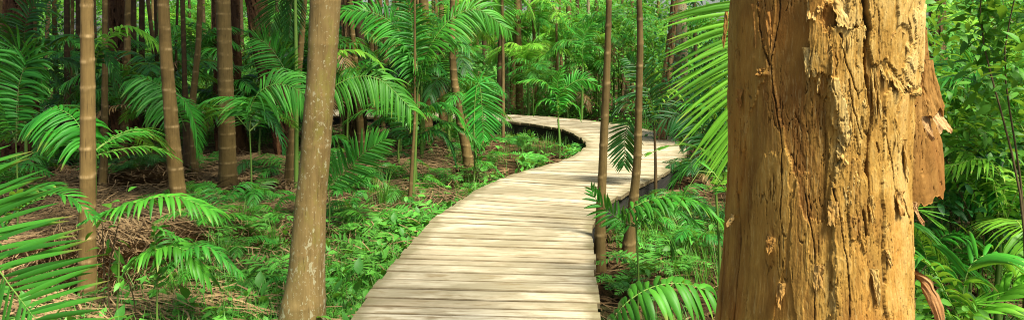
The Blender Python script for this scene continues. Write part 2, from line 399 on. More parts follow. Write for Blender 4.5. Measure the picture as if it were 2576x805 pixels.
def shag_trunk(label, pts, Y, mat, H=7, seed=0, amp=.03, seg=56, group=None, cat='paperbark tree', flare=1.35, crown=True, sc=1.0):
    r = np.random.default_rng(seed+900)
    z, x, rad = trunk_curve(pts, Y, H, flare)
    a = np.linspace(0, 2*np.pi, seg, endpoint=False); A, Z = np.meshgrid(a, z)
    U = A/(2*np.pi)*14*sc; wv = (fbm(U, Z*2.5, seed+3, 3)-.5)*1.6
    n1 = fbm(U+wv, Z*1.3*sc+wv*.4, seed, 4); n2 = fbm(U*2.4+wv*2, Z*3.1*sc, seed+8, 4)
    h = np.floor(n1*7)/7+.5*np.floor(n2*5)/5
    h = (h-h.mean())
    crack = sst(.035, .0, np.abs(fbm(U*1.1+wv, Z*.7, seed+20, 3)-.5))
    Rr = rad[:, None]*(1+.10*(fbm(A, Z*.8, seed+30, 2)-.5))+amp*h*1.6-amp*1.1*crack
    t0 = np.clip(.5+h*1.2+.3*(fbm(U*3, Z*6, seed+40, 3)-.5), 0, 1)
    root = thing('paperbark_tree', (float(x[0]), Y, float(z[0]+.1)), label, cat, group)
    V = np.stack([x[:, None]+Rr*np.cos(A)-x[0], Rr*np.sin(A), Z-z[0]-.1], -1)
    g = Geo(); g.add(V, grid_quads(len(z), seg, True), np.stack([t0, crack*.8, Z*0], -1))
    link('trunk', g.mesh('trunk', M[mat], smooth=False), root)
    if crown:
        cg = Geo(); leafcloud(cg, r, 1500, (0, 0, H-z[0]+.3), (1.6, 1.6, 1.0), .12, clumps=24)
        link('crown', cg.mesh('crown', M['shrubdark']), root, (float(x[-1]-x[0]), 0, 0))
    return root
def leafcloud(g, r, n, c, ext, size, clumps=20, asp=.42, m=0, flat=.5, csz=.22, ycut=None):
    """n ovate leaves spread in uneven clumps through an ellipsoid"""
    cc = r.normal(size=(clumps, 3)); cc = cc/np.linalg.norm(cc, axis=1, keepdims=True)*r.random((clumps, 1))**.42
    w = r.random(clumps)+.25; k = r.choice(clumps, n, p=w/w.sum())
    p = (cc[k]+r.normal(size=(n, 3))*csz)*np.array(ext)+np.array(c)
    D = r.normal(size=(n, 3)); D[:, 2] = D[:, 2]*.5-.35; D = unit(D)
    up = r.normal(size=(n, 3))*flat+np.array([0, -.15, 1.]); up = unit(up-D*np.sum(up*D, 1, keepdims=True)); S = np.cross(D, up)
    ln = size*r.uniform(.55, 1.25, n)[:, None]; wd = ln*asp
    rows = [(0, .12, 0), (.3, .95, .03), (.62, .85, -.02), (1, .06, -.14)]
    V = np.zeros((n, 4, 3, 3)); T = np.zeros((n, 4, 3, 3))
    for j, (t, ww, dz) in enumerate(rows):
        base = p+D*ln*t+up*ln*dz
        V[:, j, 0] = base-S*wd*.5*ww+up*wd*.12*ww; V[:, j, 1] = base; V[:, j, 2] = base+S*wd*.5*ww+up*wd*.12*ww
        T[:, j, :, 1] = t
    T[..., 0] = np.clip(r.random(n)*.7+.3*r.random(clumps)[k], 0, 1)[:, None, None]
    Q = np.arange(n)[:, None, None]*12+grid_quads(4, 3)[None]
    g.add(V.reshape(-1, 3), Q.reshape(-1, 4), T.reshape(-1, 3), m)

# main near trunks -------------------------------------------------------------------------
G1 = 'ringed palm trunks left of the boardwalk'
palm_trunk('slim upright palm with bold pale rings, nearest trunk at far left', [(218, 0, 29), (221, 200, 33), (221, 400, 36), (219, 600, 40), (221, 800, 44)], 5.08, 'bark_pale', 7.5, (.155, .225), 1, 28, group=G1, ringamp=.07, csc=1.35)
palm_trunk('slightly leaning ringed palm, second large trunk from the left', [(410, 0, 27), (417, 130, 29), (427, 250, 32), (438, 400, 36), (450, 500, 38), (462, 598, 42)], 7.05, 'bark_pale', 7.5, (.17, .23), 2, 26, group=G1, csc=1.35)
palm_trunk('thick straight brown palm with close rings in front of a shaggy paperbark', [(561, 0, 34), (566, 150, 36), (570, 300, 39), (573, 420, 42), (575, 512, 48)], 8.55, 'bark_mid', 7.5, (.12, .19), 3, 28, group=G1, ringamp=.035, csc=1.4)
palm_trunk('thick grey-tan palm spotted with white lichen, beside the boardwalk foreground', [(819, 0, 77), (808, 200, 71), (798, 317, 73), (792, 420, 73), (782, 500, 75), (770, 700, 92), (757, 825, 126)], 4.55, 'bark_spot', 9, (.26, .42), 4, 44, group=G1, flare=1.0, ringamp=.012)
palm_trunk('dark ringed palm leaning right to left behind the central fronds', [(1139, -10, 13), (1137, 110, 16), (1141, 190, 18), (1155, 290, 21), (1170, 360, 24), (1184, 440, 28)], 10.3, 'bark_mid', 7, (.11, .17), 5, 22, group=G1, ringamp=.10)
G2 = 'slim palms at the right edge of the boardwalk'
palm_trunk('slim ringed palm hugging the right edge of the boardwalk', [(1532, 0, 14), (1528, 150, 17), (1522, 278, 20), (1517, 400, 21), (1514, 470, 22), (1509, 600, 27), (1509, 690, 31)], 6.05, 'bark_mid', 11, (.17, .27), 6, 22, group=G2, ringamp=.09)  # unseen crown set high to throw its shadow clear of the boardwalk
palm_trunk('slim palm with dark upper stem, one step right of the boardwalk edge palm', [(1608, 0, 14), (1611, 110, 16), (1608, 210, 17), (1604, 400, 20), (1597, 470, 22), (1586, 580, 29), (1580, 650, 36)], 6.4, 'bark_mid', 11, (.16, .24), 7, 22, group=G2, ringamp=.09)  # crown out of view, raised for the same shift of shadow
# second row
G3 = 'slender dim palm trunks behind the first row'
second = [
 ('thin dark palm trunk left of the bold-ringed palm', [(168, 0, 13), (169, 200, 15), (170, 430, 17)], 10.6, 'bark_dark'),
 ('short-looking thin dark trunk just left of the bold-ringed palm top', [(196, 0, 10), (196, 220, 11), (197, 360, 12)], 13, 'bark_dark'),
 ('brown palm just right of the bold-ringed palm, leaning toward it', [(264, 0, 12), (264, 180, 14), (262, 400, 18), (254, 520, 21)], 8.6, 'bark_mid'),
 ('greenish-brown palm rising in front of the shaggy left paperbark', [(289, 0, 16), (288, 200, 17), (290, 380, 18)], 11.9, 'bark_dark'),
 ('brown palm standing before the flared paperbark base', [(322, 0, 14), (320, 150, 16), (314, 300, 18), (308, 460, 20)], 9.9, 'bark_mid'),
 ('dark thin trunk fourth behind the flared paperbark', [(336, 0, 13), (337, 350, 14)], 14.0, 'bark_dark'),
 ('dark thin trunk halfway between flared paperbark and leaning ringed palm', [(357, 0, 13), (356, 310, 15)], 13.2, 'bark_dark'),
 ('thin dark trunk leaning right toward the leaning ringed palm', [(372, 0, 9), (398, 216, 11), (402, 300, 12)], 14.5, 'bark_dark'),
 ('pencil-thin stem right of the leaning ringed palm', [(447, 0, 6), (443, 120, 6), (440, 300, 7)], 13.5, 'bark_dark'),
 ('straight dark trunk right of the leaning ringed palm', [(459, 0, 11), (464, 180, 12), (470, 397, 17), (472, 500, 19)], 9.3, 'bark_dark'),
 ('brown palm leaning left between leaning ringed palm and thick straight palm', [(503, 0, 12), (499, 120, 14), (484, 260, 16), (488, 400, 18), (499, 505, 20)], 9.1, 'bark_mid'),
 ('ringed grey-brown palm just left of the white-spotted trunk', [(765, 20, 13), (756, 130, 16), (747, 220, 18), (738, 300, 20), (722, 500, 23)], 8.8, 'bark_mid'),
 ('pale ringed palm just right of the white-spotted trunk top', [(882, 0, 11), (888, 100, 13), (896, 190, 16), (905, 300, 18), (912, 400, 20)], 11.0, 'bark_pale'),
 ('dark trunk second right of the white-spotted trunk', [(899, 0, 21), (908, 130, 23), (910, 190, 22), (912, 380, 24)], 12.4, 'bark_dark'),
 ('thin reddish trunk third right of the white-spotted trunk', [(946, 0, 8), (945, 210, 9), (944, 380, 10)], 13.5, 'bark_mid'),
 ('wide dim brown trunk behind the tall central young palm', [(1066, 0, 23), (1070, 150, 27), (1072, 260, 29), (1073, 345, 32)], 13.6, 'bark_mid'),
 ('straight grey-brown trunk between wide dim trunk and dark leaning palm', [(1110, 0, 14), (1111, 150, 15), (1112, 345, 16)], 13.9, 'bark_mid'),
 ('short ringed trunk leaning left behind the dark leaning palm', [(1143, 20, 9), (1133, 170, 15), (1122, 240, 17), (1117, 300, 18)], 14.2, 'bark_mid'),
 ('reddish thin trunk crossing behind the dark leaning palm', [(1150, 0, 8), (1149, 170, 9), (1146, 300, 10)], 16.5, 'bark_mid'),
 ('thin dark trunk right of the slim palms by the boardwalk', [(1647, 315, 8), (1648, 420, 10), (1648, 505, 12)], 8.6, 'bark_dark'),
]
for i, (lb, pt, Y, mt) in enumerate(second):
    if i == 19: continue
    palm_trunk(lb, pt, Y, mt, 6.5, (.12, .22), 20+i, 14, crown=(pt[0][0] < 1000), group=G3, ringamp=.06)  # unseen crowns turned on at left to shade the ground there
# far trunks in the bright background, with labels counted between landmarks
LM = [(-400, 'the left edge'), (221, 'the bold-ringed palm'), (440, 'the leaning ringed palm'), (572, 'the thick brown palm'), (795, 'the white-spotted palm'),
      (1150, 'the dark leaning palm'), (1520, 'the boardwalk-edge palm'), (2050, 'the big paperbark'), (3000, 'the right edge')]
ORD = ['first', 'second', 'third', 'fourth', 'fifth', 'sixth', 'seventh', 'eighth', 'ninth', 'tenth', 'eleventh', 'twelfth', 'thirteenth', 'fourteenth', 'fifteenth', 'sixteenth', 'seventeenth', 'eighteenth', 'nineteenth', 'twentieth']
def autolabel(items, what):
    items = sorted(items, key=lambda q: q[0])
    for a, b in zip(LM[:-1], LM[1:]):
        sel = [o for px, o in items if a[0] <= px < b[0]]
        for j, o in enumerate(sel):
            o['label'] = (f'{what}, {ORD[min(j, 19)]} rightward from {a[1]}' if len(sel) > 1 else f'{what}, the only one right of {a[1]}')
far = [(1196, 22, 14, -2), (1219, 24, 12, 1), (1248, 27, 8, 0), (1270, 19, 16, 3), (1292, 20, 15, -2), (1315, 24, 12, 2), (1345, 18, 9, 1), (1398, 21, 16, 0), (1427, 20, 14, -1),
       (1460, 27, 10, 2), (1375, 30, 9, -2), (1232, 31, 7, 9), (960, 19, 11, 1), (985, 23, 9, -1), (1010, 18, 13, 0), (1035, 25, 10, 2), (1090, 22, 10, 0), (1168, 28, 8, 0), (1182, 25, 9, -1),
       (610, 19, 10, 1), (632, 23, 9, -2), (700, 20, 10, 1), (724, 17, 12, -1), (515, 22, 9, 1), (535, 18, 8, 0), (480, 24, 8, 1), (385, 20, 9, 0), (240, 17, 10, 1), (140, 16, 12, 1), (115, 19, 10, -2), (60, 17, 13, 1), (25, 15, 14, 0), (90, 14, 9, 1),
       (1565, 20, 9, 0), (1560, 26, 8, 1), (1480, 24, 9, 0), (1645, 18, 9, -3), (1750, 14, 10, 1), (2440, 12, 20, 0), (2545, 14, 12, 1), (935, 16, 14, 1), (860, 15, 12, 0), (672, 15, 12, 1), (545, 16, 9, -1), (418, 15, 10, 0), (395, 13, 9, 1), (305, 15, 9, -1), (272, 14, 10, 0), (182, 14, 9, 0), (75, 14, 11, -1), (8, 12, 14, 1), (1052, 17, 12, 0), (1100, 19, 11, 1), (1258, 17, 13, -1), (1305, 18, 17, 1), (1330, 21, 10, 0), (1412, 23, 9, 1), (1500, 22, 11, 0), (1590, 19, 9, 0), (968, 15, 13, -1), (1002, 16, 10, 1)]
fl = []
for i, (px, Y, w, ln) in enumerate(far):
    mt = ['bark_mid', 'bark_dark', 'bark_mid', 'barkx'][i % 4]
    if mt == 'barkx': mt = 'bark_grey' if px > 1150 else 'bark_mid'
    if px < 900 and mt == 'bark_mid' and i % 2: mt = 'bark_dark'
    o = palm_trunk('x', [(px-ln*4, 0, w*.9), (px, 150, w), (px+ln*2, 260, w*1.1)], Y, mt, 7, (.16, .3), 60+i, 10, crown=False, group='thin far trunks in the bright forest behind')
    fl.append((px, o))
autolabel(fl, 'thin far-off palm trunk in the forest behind')
# shaggy paperbarks of the second row
G4 = 'shaggy dark paperbarks behind the palms'
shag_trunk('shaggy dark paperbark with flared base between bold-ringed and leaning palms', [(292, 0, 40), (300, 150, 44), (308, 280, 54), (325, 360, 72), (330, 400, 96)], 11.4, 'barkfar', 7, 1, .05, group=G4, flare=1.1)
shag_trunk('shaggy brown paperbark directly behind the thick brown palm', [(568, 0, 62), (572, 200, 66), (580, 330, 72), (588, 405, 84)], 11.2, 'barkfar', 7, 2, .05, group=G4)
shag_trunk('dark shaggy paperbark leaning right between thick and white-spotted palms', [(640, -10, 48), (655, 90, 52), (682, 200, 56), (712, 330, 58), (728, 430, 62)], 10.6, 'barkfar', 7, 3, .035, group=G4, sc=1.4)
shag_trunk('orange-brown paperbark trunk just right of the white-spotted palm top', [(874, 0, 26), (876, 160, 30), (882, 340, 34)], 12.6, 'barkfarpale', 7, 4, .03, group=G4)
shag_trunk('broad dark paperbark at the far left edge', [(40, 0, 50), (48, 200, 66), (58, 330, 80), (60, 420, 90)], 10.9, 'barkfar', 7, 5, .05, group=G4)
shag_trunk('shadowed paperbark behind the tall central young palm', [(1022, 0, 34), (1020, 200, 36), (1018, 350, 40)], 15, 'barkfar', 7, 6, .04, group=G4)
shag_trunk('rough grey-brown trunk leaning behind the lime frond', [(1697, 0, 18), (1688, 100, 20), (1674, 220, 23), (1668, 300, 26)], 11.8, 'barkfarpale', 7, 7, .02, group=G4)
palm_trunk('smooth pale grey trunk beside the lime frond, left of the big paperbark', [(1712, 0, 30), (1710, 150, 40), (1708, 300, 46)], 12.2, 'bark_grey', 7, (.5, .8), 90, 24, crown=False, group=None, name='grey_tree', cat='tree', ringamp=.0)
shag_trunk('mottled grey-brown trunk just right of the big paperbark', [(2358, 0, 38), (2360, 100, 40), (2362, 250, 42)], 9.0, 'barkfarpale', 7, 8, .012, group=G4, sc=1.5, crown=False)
palm_trunk('brown stem framed by leaves near the upper right corner', [(2493, 0, 22), (2492, 140, 24), (2490, 200, 25)], 7.5, 'bark_mid', 6, (.14, .2), 91, 16, crown=False, group=None, cat='tree', name='palm_tree')
# broken hollow snag behind leaning palm (ragged lump left of the thick palm)
# ---- hero paperbark ----------------------------------------------------------------------
def inpoly(X, Y, poly):
    c = np.zeros(X.shape, bool); n = len(poly)
    for i in range(n):
        x1, y1 = poly[i]; x2, y2 = poly[(i+1) % n]
        if y1 == y2: continue
        t = ((y1 > Y) != (y2 > Y)) & (X < (x2-x1)*(Y-y1)/(y2-y1)+x1)
        c ^= t
    return c
def segdist(X, Y, pl):
    d = np.full(X.shape, 1e9); tt = np.zeros(X.shape)
    L = np.r_[0, np.cumsum([math.hypot(pl[i+1][0]-pl[i][0], pl[i+1][1]-pl[i][1]) for i in range(len(pl)-1)])]
    for i in range(len(pl)-1):
        ax, ay = pl[i]; bx, by = pl[i+1]; vx, vy = bx-ax, by-ay; l2 = vx*vx+vy*vy
        t = np.clip(((X-ax)*vx+(Y-ay)*vy)/l2, 0, 1); q = np.hypot(X-ax-t*vx, Y-ay-t*vy)
        m = q < d; d[m] = q[m]; tt[m] = ((L[i]+t*math.sqrt(l2))/L[-1])[m]
    return d, tt
HX, HYc = 1.0836, 2.58     # centre of the big trunk
DZ = 2.58-.29              # distance of its front face
def hero_axis(z):
    zz = [-.1, .3, .976, 1.2, 1.6, 1.9, 2.13, 3, 11]; cx = [-.03, -.02, -.012, -.004, 0, .012, .028, .05, .15]; rr = [.52, .40, .318, .305, .298, .300, .305, .30, .26]
    return np.interp(z, zz, cx), np.interp(z, zz, rr)
def hero_height(A, Z, rad):
    """A angle (0 = facing camera, + right); Z metres -> (height, tint0, dark)"""
    s0 = 1.0/DZ
    # picture-like coordinates of the front: X in trunk units mm, Yd downwards mm from 2.13 m
    X0 = A*300.; Y0 = (2.13-Z)*1000.
    wx = (fbm(X0/26, Y0/70, 5, 3)-.5)*26+(fbm(X0/6, Y0/22, 6, 3)-.5)*7; wy = (fbm(X0/22, Y0/50, 7, 3)-.5)*50+(fbm(X0/3.6, Y0/40, 8, 3)-.5)*34
    Xw = X0+wx; Yw = Y0+wy
    # conversion from close-up pixels (zx, zy) of the photo's trunk to X, Y in mm
    ta = np.linspace(-1.35, 1.45, 400); tth = ta-math.pi/2-math.atan2(HX, HYc)
    tx = HX+.302*np.cos(tth); ty = HYc+.302*np.sin(tth); tpx = CX+F*tx/ty
    kk = np.r_[True, np.diff(tpx) > 0]; ta, ty, tpx = ta[kk], ty[kk], tpx[kk]
    def cv(zx, zy):
        px = 1818+zx*.4993; py = zy*.4993
        a = float(np.interp(px, tpx, ta)); y = float(np.interp(px, tpx, ty))
        return (a*300., (2.13-(CZ-(py-HY)/F*y))*1000.)
    def poly(*p): return [cv(a, b) for a, b in p]
    H = np.zeros(A.shape); T = .30+.25*(fbm(X0/90, Y0/300, 11, 3)-.5)+np.zeros(A.shape); Dk = np.zeros(A.shape)
    # generic shallow plates everywhere
    rg = sst(-60, 60, X0+40*np.sin(Y0/300.))        # rougher towards the right
    n1 = fbm(X0/38+wx*.02, Y0/170+wy*.004, 21, 4); n2 = fbm(X0/17+wx*.03, Y0/75, 23, 4)
    H += np.floor(n1*6)/6*9*(.20+rg)+np.floor(n2*5)/5*3*(.05+rg)
    T += (np.floor(n1*6)/6-.5)*.35+(np.floor(n2*5)/5-.5)*.25
    plates = [
     (poly((20, -60), (135, -60), (150, 120), (190, 260), (200, 360), (120, 600), (60, 1100), (-80, 1100), (-80, 60)), 9, .16),
     (poly((130, -60), (245, -60), (235, 150), (212, 330), (180, 240), (150, 120)), 4, -.10),
     (poly((395, -60), (470, -60), (455, 90), (500, 180), (530, 340), (520, 385), (440, 380), (408, 350), (400, 150)), 17, .14),
     (poly((560, -60), (650, -60), (660, 120), (590, 140), (575, 60)), 19, .22),
     (poly((508, 150), (590, 130), (668, 150), (680, 380), (715, 560), (722, 900), (735, 1760), (560, 1760), (545, 1000), (610, 725), (560, 600), (520, 400)), 17, .12),
     (poly((505, 400), (560, 380), (600, 560), (625, 715), (590, 720), (540, 600)), 12, .26),
     (poly((655, -60), (1010, -60), (1000, 150), (975, 330), (960, 480), (910, 460), (870, 440), (820, 360), (760, 300), (735, 330), (700, 210)), 20, .22),
     (poly((800, -60), (1000, -60), (985, 200), (960, 420), (890, 430), (850, 350), (900, 240), (850, 150), (810, 120)), 9, .18),
     (poly((870, 60), (990, 40), (970, 330), (900, 350), (860, 300), (900, 200)), 7, .15),
     (poly((730, 340), (785, 300), (800, 480), (800, 800), (770, 1100), (725, 1000), (738, 600)), 8, .04),
     (poly((790, 470), (950, 450), (940, 800), (935, 1760), (820, 1760), (805, 1000), (800, 700)), 12, .22),
     (poly((560, 1090), (680, 1100), (700, 1760), (570, 1760)), 7, -.12),
     (poly((640, 800), (720, 840), (730, 1250), (640, 1180)), 8, -.05),
     (poly((190, 800), (330, 760), (350, 1100), (250, 1760), (120, 1760), (150, 1000)), 5, .14),
     (poly((360, 880), (430, 850), (450, 1200), (400, 1760), (350, 1400)), 6, .08),
    ]
    for pl, th, tt in plates:
        m = inpoly(Xw, Yw, pl); H += m*th*.75; T += m*tt*1.1
    # smooth recessed inner bark; its darker tint includes the next ridge's shade
    m = inpoly(Xw*.6+X0*.4, Yw, poly((225, -80), (400, -80), (405, 360), (510, 520), (540, 800), (520, 1100), (420, 1100), (330, 800), (265, 530), (222, 330)))
    H -= m*9; T -= m*.27
    cav = inpoly(Xw, Yw, poly((450, -60), (575, -60), (585, 130), (510, 150), (470, 90))); H -= cav*12; T -= cav*.25
    cracks = [
     (poly((240, -60), (236, 120), (213, 320), (255, 530), (300, 780), (300, 1100)), 2.2, 9),
     (poly((660, -60), (672, 60), (690, 150), (683, 240), (688, 370), (718, 560), (726, 800), (728, 1050)), 5.5, 26),
     (poly((130, -60), (150, 120), (185, 250), (205, 330)), 3.0, 9),
     (poly((78, 600), (80, 800)), 2.5, 9), (poly((70, 265), (70, 295)), 2.5, 8), (poly((80, 140), (82, 165)), 2, 7),
     (poly((800, 560), (815, 700), (850, 800), (880, 980)), 2.6, 9),
     (poly((950, 300), (945, 500), (930, 780), (935, 1000), (920, 1160)), 4.5, 20),
     (poly((885, 960), (930, 1130), (955, 1330)), 4.0, 18),
     (poly((700, 1060), (725, 1240), (735, 1350)), 4.2, 16),
     (poly((420, 980), (470, 1250), (480, 1760)), 2, 6), (poly((560, 950), (620, 1300), (640, 1760)), 2, 7),
     (poly((770, 720), (785, 770)), 3.5, 10), (poly((352, 575), (354, 595)), 2.2, 6), (poly((325, 620), (322, 660)), 2.0, 6),
     (poly((60, 900), (80, 1200), (75, 1760)), 3.0, 10), (poly((20, 850), (10, 1200), (30, 1760)), 4, 16),
     (poly((870, 0), (850, 90), (870, 150)), 2.4, 8), (poly((930, 60), (955, 200), (950, 330)), 2.2, 9), (poly((610, 400), (640, 560), (690, 700)), 1.6, 6),
     (poly((560, 170), (600, 330), (660, 500)), 1.5, 6), (poly((720, 60), (740, 200), (745, 300)), 1.6, 5),
    ]
    Xc = X0+wx*.55; Yc = Y0
    for pl, w, dp in cracks:
        d, tt = segdist(Xc, Yc, pl); w2 = w*(.25+.9*fbm(Y0/40, tt*3, int(w*10)+31, 3))
        c = sst(1.7, .55, d/w2); H -= c*dp; Dk = np.maximum(Dk, c*.95); T -= sst(5, 1.5, d/w2)*.12
    # procedural short cracks, elongated vertically
    f1 = fbm(X0/11+wx*.05, Y0/120, 41, 3); f2 = fbm(X0/60, Y0/130, 43, 2)
    c = sst(.03, .008, np.abs(f1-.5))*sst(.50, .60, f2+.12*(rg-.6)); H -= c*5; Dk = np.maximum(Dk, c*.55)
    # knot
    kx, ky = cv(245, 1240); d = np.hypot((X0-kx)/1.0, (Y0-ky)/1.6); H += 14*np.exp(-(d/17)**2)-10*np.exp(-(d/7)**2); Dk = np.maximum(Dk, np.exp(-(np.hypot(X0-kx+7, (Y0-ky+26)/1.8)/8)**2)*.9)
    kx, ky = cv(200, 375); d = np.hypot((X0-kx), (Y0-ky)/.8); H += 9*np.exp(-(d/11)**2); 
    kx, ky = cv(135, 290); d = np.hypot((X0-kx), (Y0-ky)); H += 5*np.exp(-(d/14)**2)
    # fibres
    fi = fbm(X0/2.6+wx*.12, Y0/55, 51, 3)-.5; H += fi*(1.2+2.0*rg)
    fi2 = fbm(X0/6.0+wx*.08, Y0/26, 53, 3)-.5; H += fi2*(.7+2.0*rg); T += fi2*.25
    T += .16*(rg-.35); lob = fbm(X0/150+2, Y0/600, 55, 2)-.5; H += lob*34
    return H/1000., np.clip(T, 0, 1), Dk
def build_hero():
    a = np.linspace(-np.pi, np.pi, 900, endpoint=False)
    a = a-.55*np.sin(a)*1.0*.55          # finer towards the camera side
    z = np.r_[np.arange(-.12, .9, .02), np.arange(.9, 2.24, .0025), np.arange(2.24, 11, .1)]
    A, Z = np.meshgrid(a, z); cx, rr = hero_axis(Z)
    fade = np.where((Z > .85) & (Z < 2.3), 1, 1.)
    H, T, Dk = hero_height(A, Z, rr)
    # back seam blend
    bl = sst(np.pi, np.pi-.25, np.abs(A)); H = H*bl
    Rr = rr+H-.004
    th = A-math.pi/2+math.atan2(HX, HYc)*-1   # face the camera
    V = np.stack([cx+Rr*np.cos(th), Rr*np.sin(th), Z], -1)
    root = thing('paperbark_tree', (HX, HYc, 0), 'massive orange-tan paperbark trunk with peeling bark filling the right foreground', 'paperbark tree')
    g = Geo(); g.add(V, grid_quads(len(z), len(a), True), np.stack([T, Dk, Z*0], -1))
    link('trunk', g.mesh('trunk', M['paperbark']), root)
    cg = Geo(); leafcloud(cg, np.random.default_rng(5), 1500, (.1, 0, 11.3), (1.7, 1.7, 1.0), .13, clumps=40)  # unseen crown raised so its shadow lands away from the boardwalk
    link('crown', cg.mesh('crown', M['shrubdark']), root)
    for j in range(5):
        bg = Geo(); b = np.array([.12, 0, 10.4]); an = j*1.3; e = b+np.array([math.cos(an)*1.6, math.sin(an)*1.6, 1.1+.2*j])
        tube(bg, [b, (b+e)/2+np.array([0, 0, .15]), e], [.12, .08, .03], 8, (.4, 0, 0)); link('limb', bg.mesh('limb', M['paperbark']), root)
    # --- loose flaps -----------------------------------------------------------------
    def flap(px, py, wpx, hpx, lift, curl, seed, mat='paperbark_flap', thick=.003, name='bark_flap', Yd=None, tilt=0., rag=.22, tone=.55, label=None, topw=1.0, botw=.55, rot=0.0, gone=0.0, bend=.25, rough=.0):
        """a sheet hanging from its top edge: px,py = its top centre on the trunk face; curl lifts its lower end"""
        r = np.random.default_rng(seed)
        nu, nv = (26, 44) if name != 'bark_slab' else (60, 110)
        u = np.linspace(-1, 1, nu); v = np.linspace(0, 1, nv); U, Vv = np.meshgrid(u, v)
        Yr = Yd or 2.30
        w = wpx/F*Yr/2; h = hpx/F*Yr
        edge = (fbm(Vv*5+seed, U*0+np.sign(U)*3.3, seed, 4)-.5)*rag*2
        W = w*(topw+(botw-topw)*Vv**1.2)*(1+edge)
        hv = h*(1+rag*(fbm(U*3+9, U*0, seed+2, 3)-.5)*1.4)
        xx = U*W+tilt*Vv*h; zz = -Vv*hv
        out = lift+curl*Vv**2+.010*(fbm(U*2, Vv*3, seed+4, 3)-.5)*2+rot*U*w +rough*(np.floor(fbm(U*3, Vv*4, seed+9, 4)*7)/7-.5)*2+rough*.35*(fbm(U*9, Vv*5, seed+11, 3)-.5)*2 - bend*np.abs(U)**2*w*.3
        c0 = P(px, py, Yr)
        # radial frame at that place
        ang = math.atan2(c0[0]-HX, -(c0[1]-HYc)) if Yd is None else 0
        if Yd is None:
            c0x, rr0 = hero_axis(c0[2]); xo = c0[0]-HX-c0x; xo = float(np.clip(xo, -.96*rr0, .96*rr0))
            # intersect with camera ray: iterate
            for _ in range(6):
                yy = HYc-math.sqrt(max(rr0**2-xo**2, 1e-4)); xo = float(np.clip((px-CX)/F*yy-HX-c0x, -.97*rr0, .97*rr0))
            yy = HYc-math.sqrt(max(rr0**2-xo**2, 1e-4)); c0 = P(px, py, yy)
            nrm = unit(np.array([xo, -(HYc-yy), 0.])*1.0)
        else: nrm = np.array([.25, -1, 0]); nrm = nrm/np.linalg.norm(nrm)
        sd = np.array([-nrm[1], nrm[0], 0]); 
        Pp = c0+xx[..., None]*sd+(out+.012)[..., None]*nrm+zz[..., None]*np.array([0, 0, 1.])
        Nn = unit(np.cross(np.gradient(Pp, axis=1), np.gradient(Pp, axis=0)))
        g = Geo(); n = nu*nv
        T0 = np.clip(tone+.5*(fbm(U*3, Vv*2, seed+6, 3)-.5), 0, 1)
        tt = np.stack([T0, T0*0, T0*0], -1).reshape(-1, 3)
        Q = grid_quads(nv, nu)
        th_ = thick*(1-.6*np.maximum(np.abs(U), Vv)**4)[..., None]
        Va = (Pp+Nn*th_/2).reshape(-1, 3); Vb = (Pp-Nn*th_/2).reshape(-1, 3)
        bd = np.r_[np.arange(nu), np.arange(1, nv)*nu+nu-1, (nv-1)*nu+np.arange(nu-2, -1, -1), np.arange(nv-2, 0, -1)*nu]
        b2 = np.roll(bd, -1); E = np.stack([bd, b2, b2+n, bd+n], -1)
        g.add(np.vstack([Va, Vb]), np.vstack([Q, Q[:, ::-1]+n, E]), np.vstack([tt, tt]))
        o = link(name, g.mesh(name, M[mat], off=(HX, HYc, 0)), root)
        if label: o['label'] = label
    zc = lambda zx, zy: (1818+zx*.4993, zy*.4993)
    S = 0
    fl = [ # zx, zy, w, h, lift, curl, tone
     (455, -5, 26, 50, .004, .014, .8), (490, -5, 26, 34, .004, .012, .75), (530, -10, 30, 18, .004, .012, .7), (585, -5, 34, 70, .004, .02, .8), (630, 40, 40, 90, .003, .012, .7),
     (430, 240, 24, 70, .004, .010, .8), (470, 280, 30, 52, .004, .012, .8), (515, 300, 12, 40, .004, .008, .7), (487, 375, 9, 44, .005, .006, 1.0), (540, 350, 20, 34, .003, .008, .7),
     (800, 280, 46, 60, .004, .016, .8), (850, 330, 44, 62, .004, .018, .8), (905, 340, 36, 50, .003, .014, .8), (930, 250, 50, 70, .003, .012, .9), (900, 130, 40, 60, .003, .014, .8), (840, 60, 52, 64, .003, .014, .6), (960, 80, 30, 80, .003, .010, .8),
     (905, 380, 40, 36, .003, .014, .75), (740, 340, 9, 115, .003, .006, .7), (757, 330, 9, 118, .004, .007, .75), (772, 310, 8, 110, .003, .004, .6),
     (700, 445, 14, 42, .003, .010, .7), (585, 560, 24, 80, .003, .010, .85), (600, 690, 28, 30, .004, .014, .8), (590, 720, 18, 36, .004, .012, .75), (610, 780, 20, 22, .004, .012, .95),
     (690, 130, 22, 30, .003, .012, .8), (160, 20, 22, 110, .002, .006, .45), (200, 345, 26, 20, .004, .012, .5), (30, 60, 14, 90, .004, .01, .35), (95, 450, 18, 50, .002, .006, .5),
     (60, 1080, 22, 28, .004, .022, .95), (250, 1190, 26, 40, .004, .014, .5), (880, 960, 36, 60, .003, .010, .6), (655, 830, 26, 46, .003, .008, .8), (820, 1250, 16, 40, .002, .008, .8), (560, 1010, 30, 60, .003, .010, .6), (625, 930, 22, 50, .003, .010, .85), (735, 980, 18, 60, .003, .006, .7),
     (230, 60, 14, 100, .002, .004, .35), (620, 200, 20, 120, .002, .004, .7), (655, 320, 18, 120, .002, .004, .65), (860, 560, 22, 90, .002, .004, .75), (900, 700, 18, 100, .002, .005, .7), (300, 1420, 20, 60, .002, .008, .6), (480, 1330, 26, 60, .002, .008, .55), (760, 1350, 24, 90, .002, .006, .8)]
    for i, (zx, zy, w, h, li, cu, to) in enumerate(fl):
        px, py = zc(zx, zy)
        flap(px, py, w*1.0, h, li-.006, cu, 100+i, tone=to, botw=.45 if i % 3 else .8, tilt=(-.15, .0, .12, .2)[i % 4]*.6, rag=.4, mat='paperbark' if to > .65 else 'paperbark_flap')
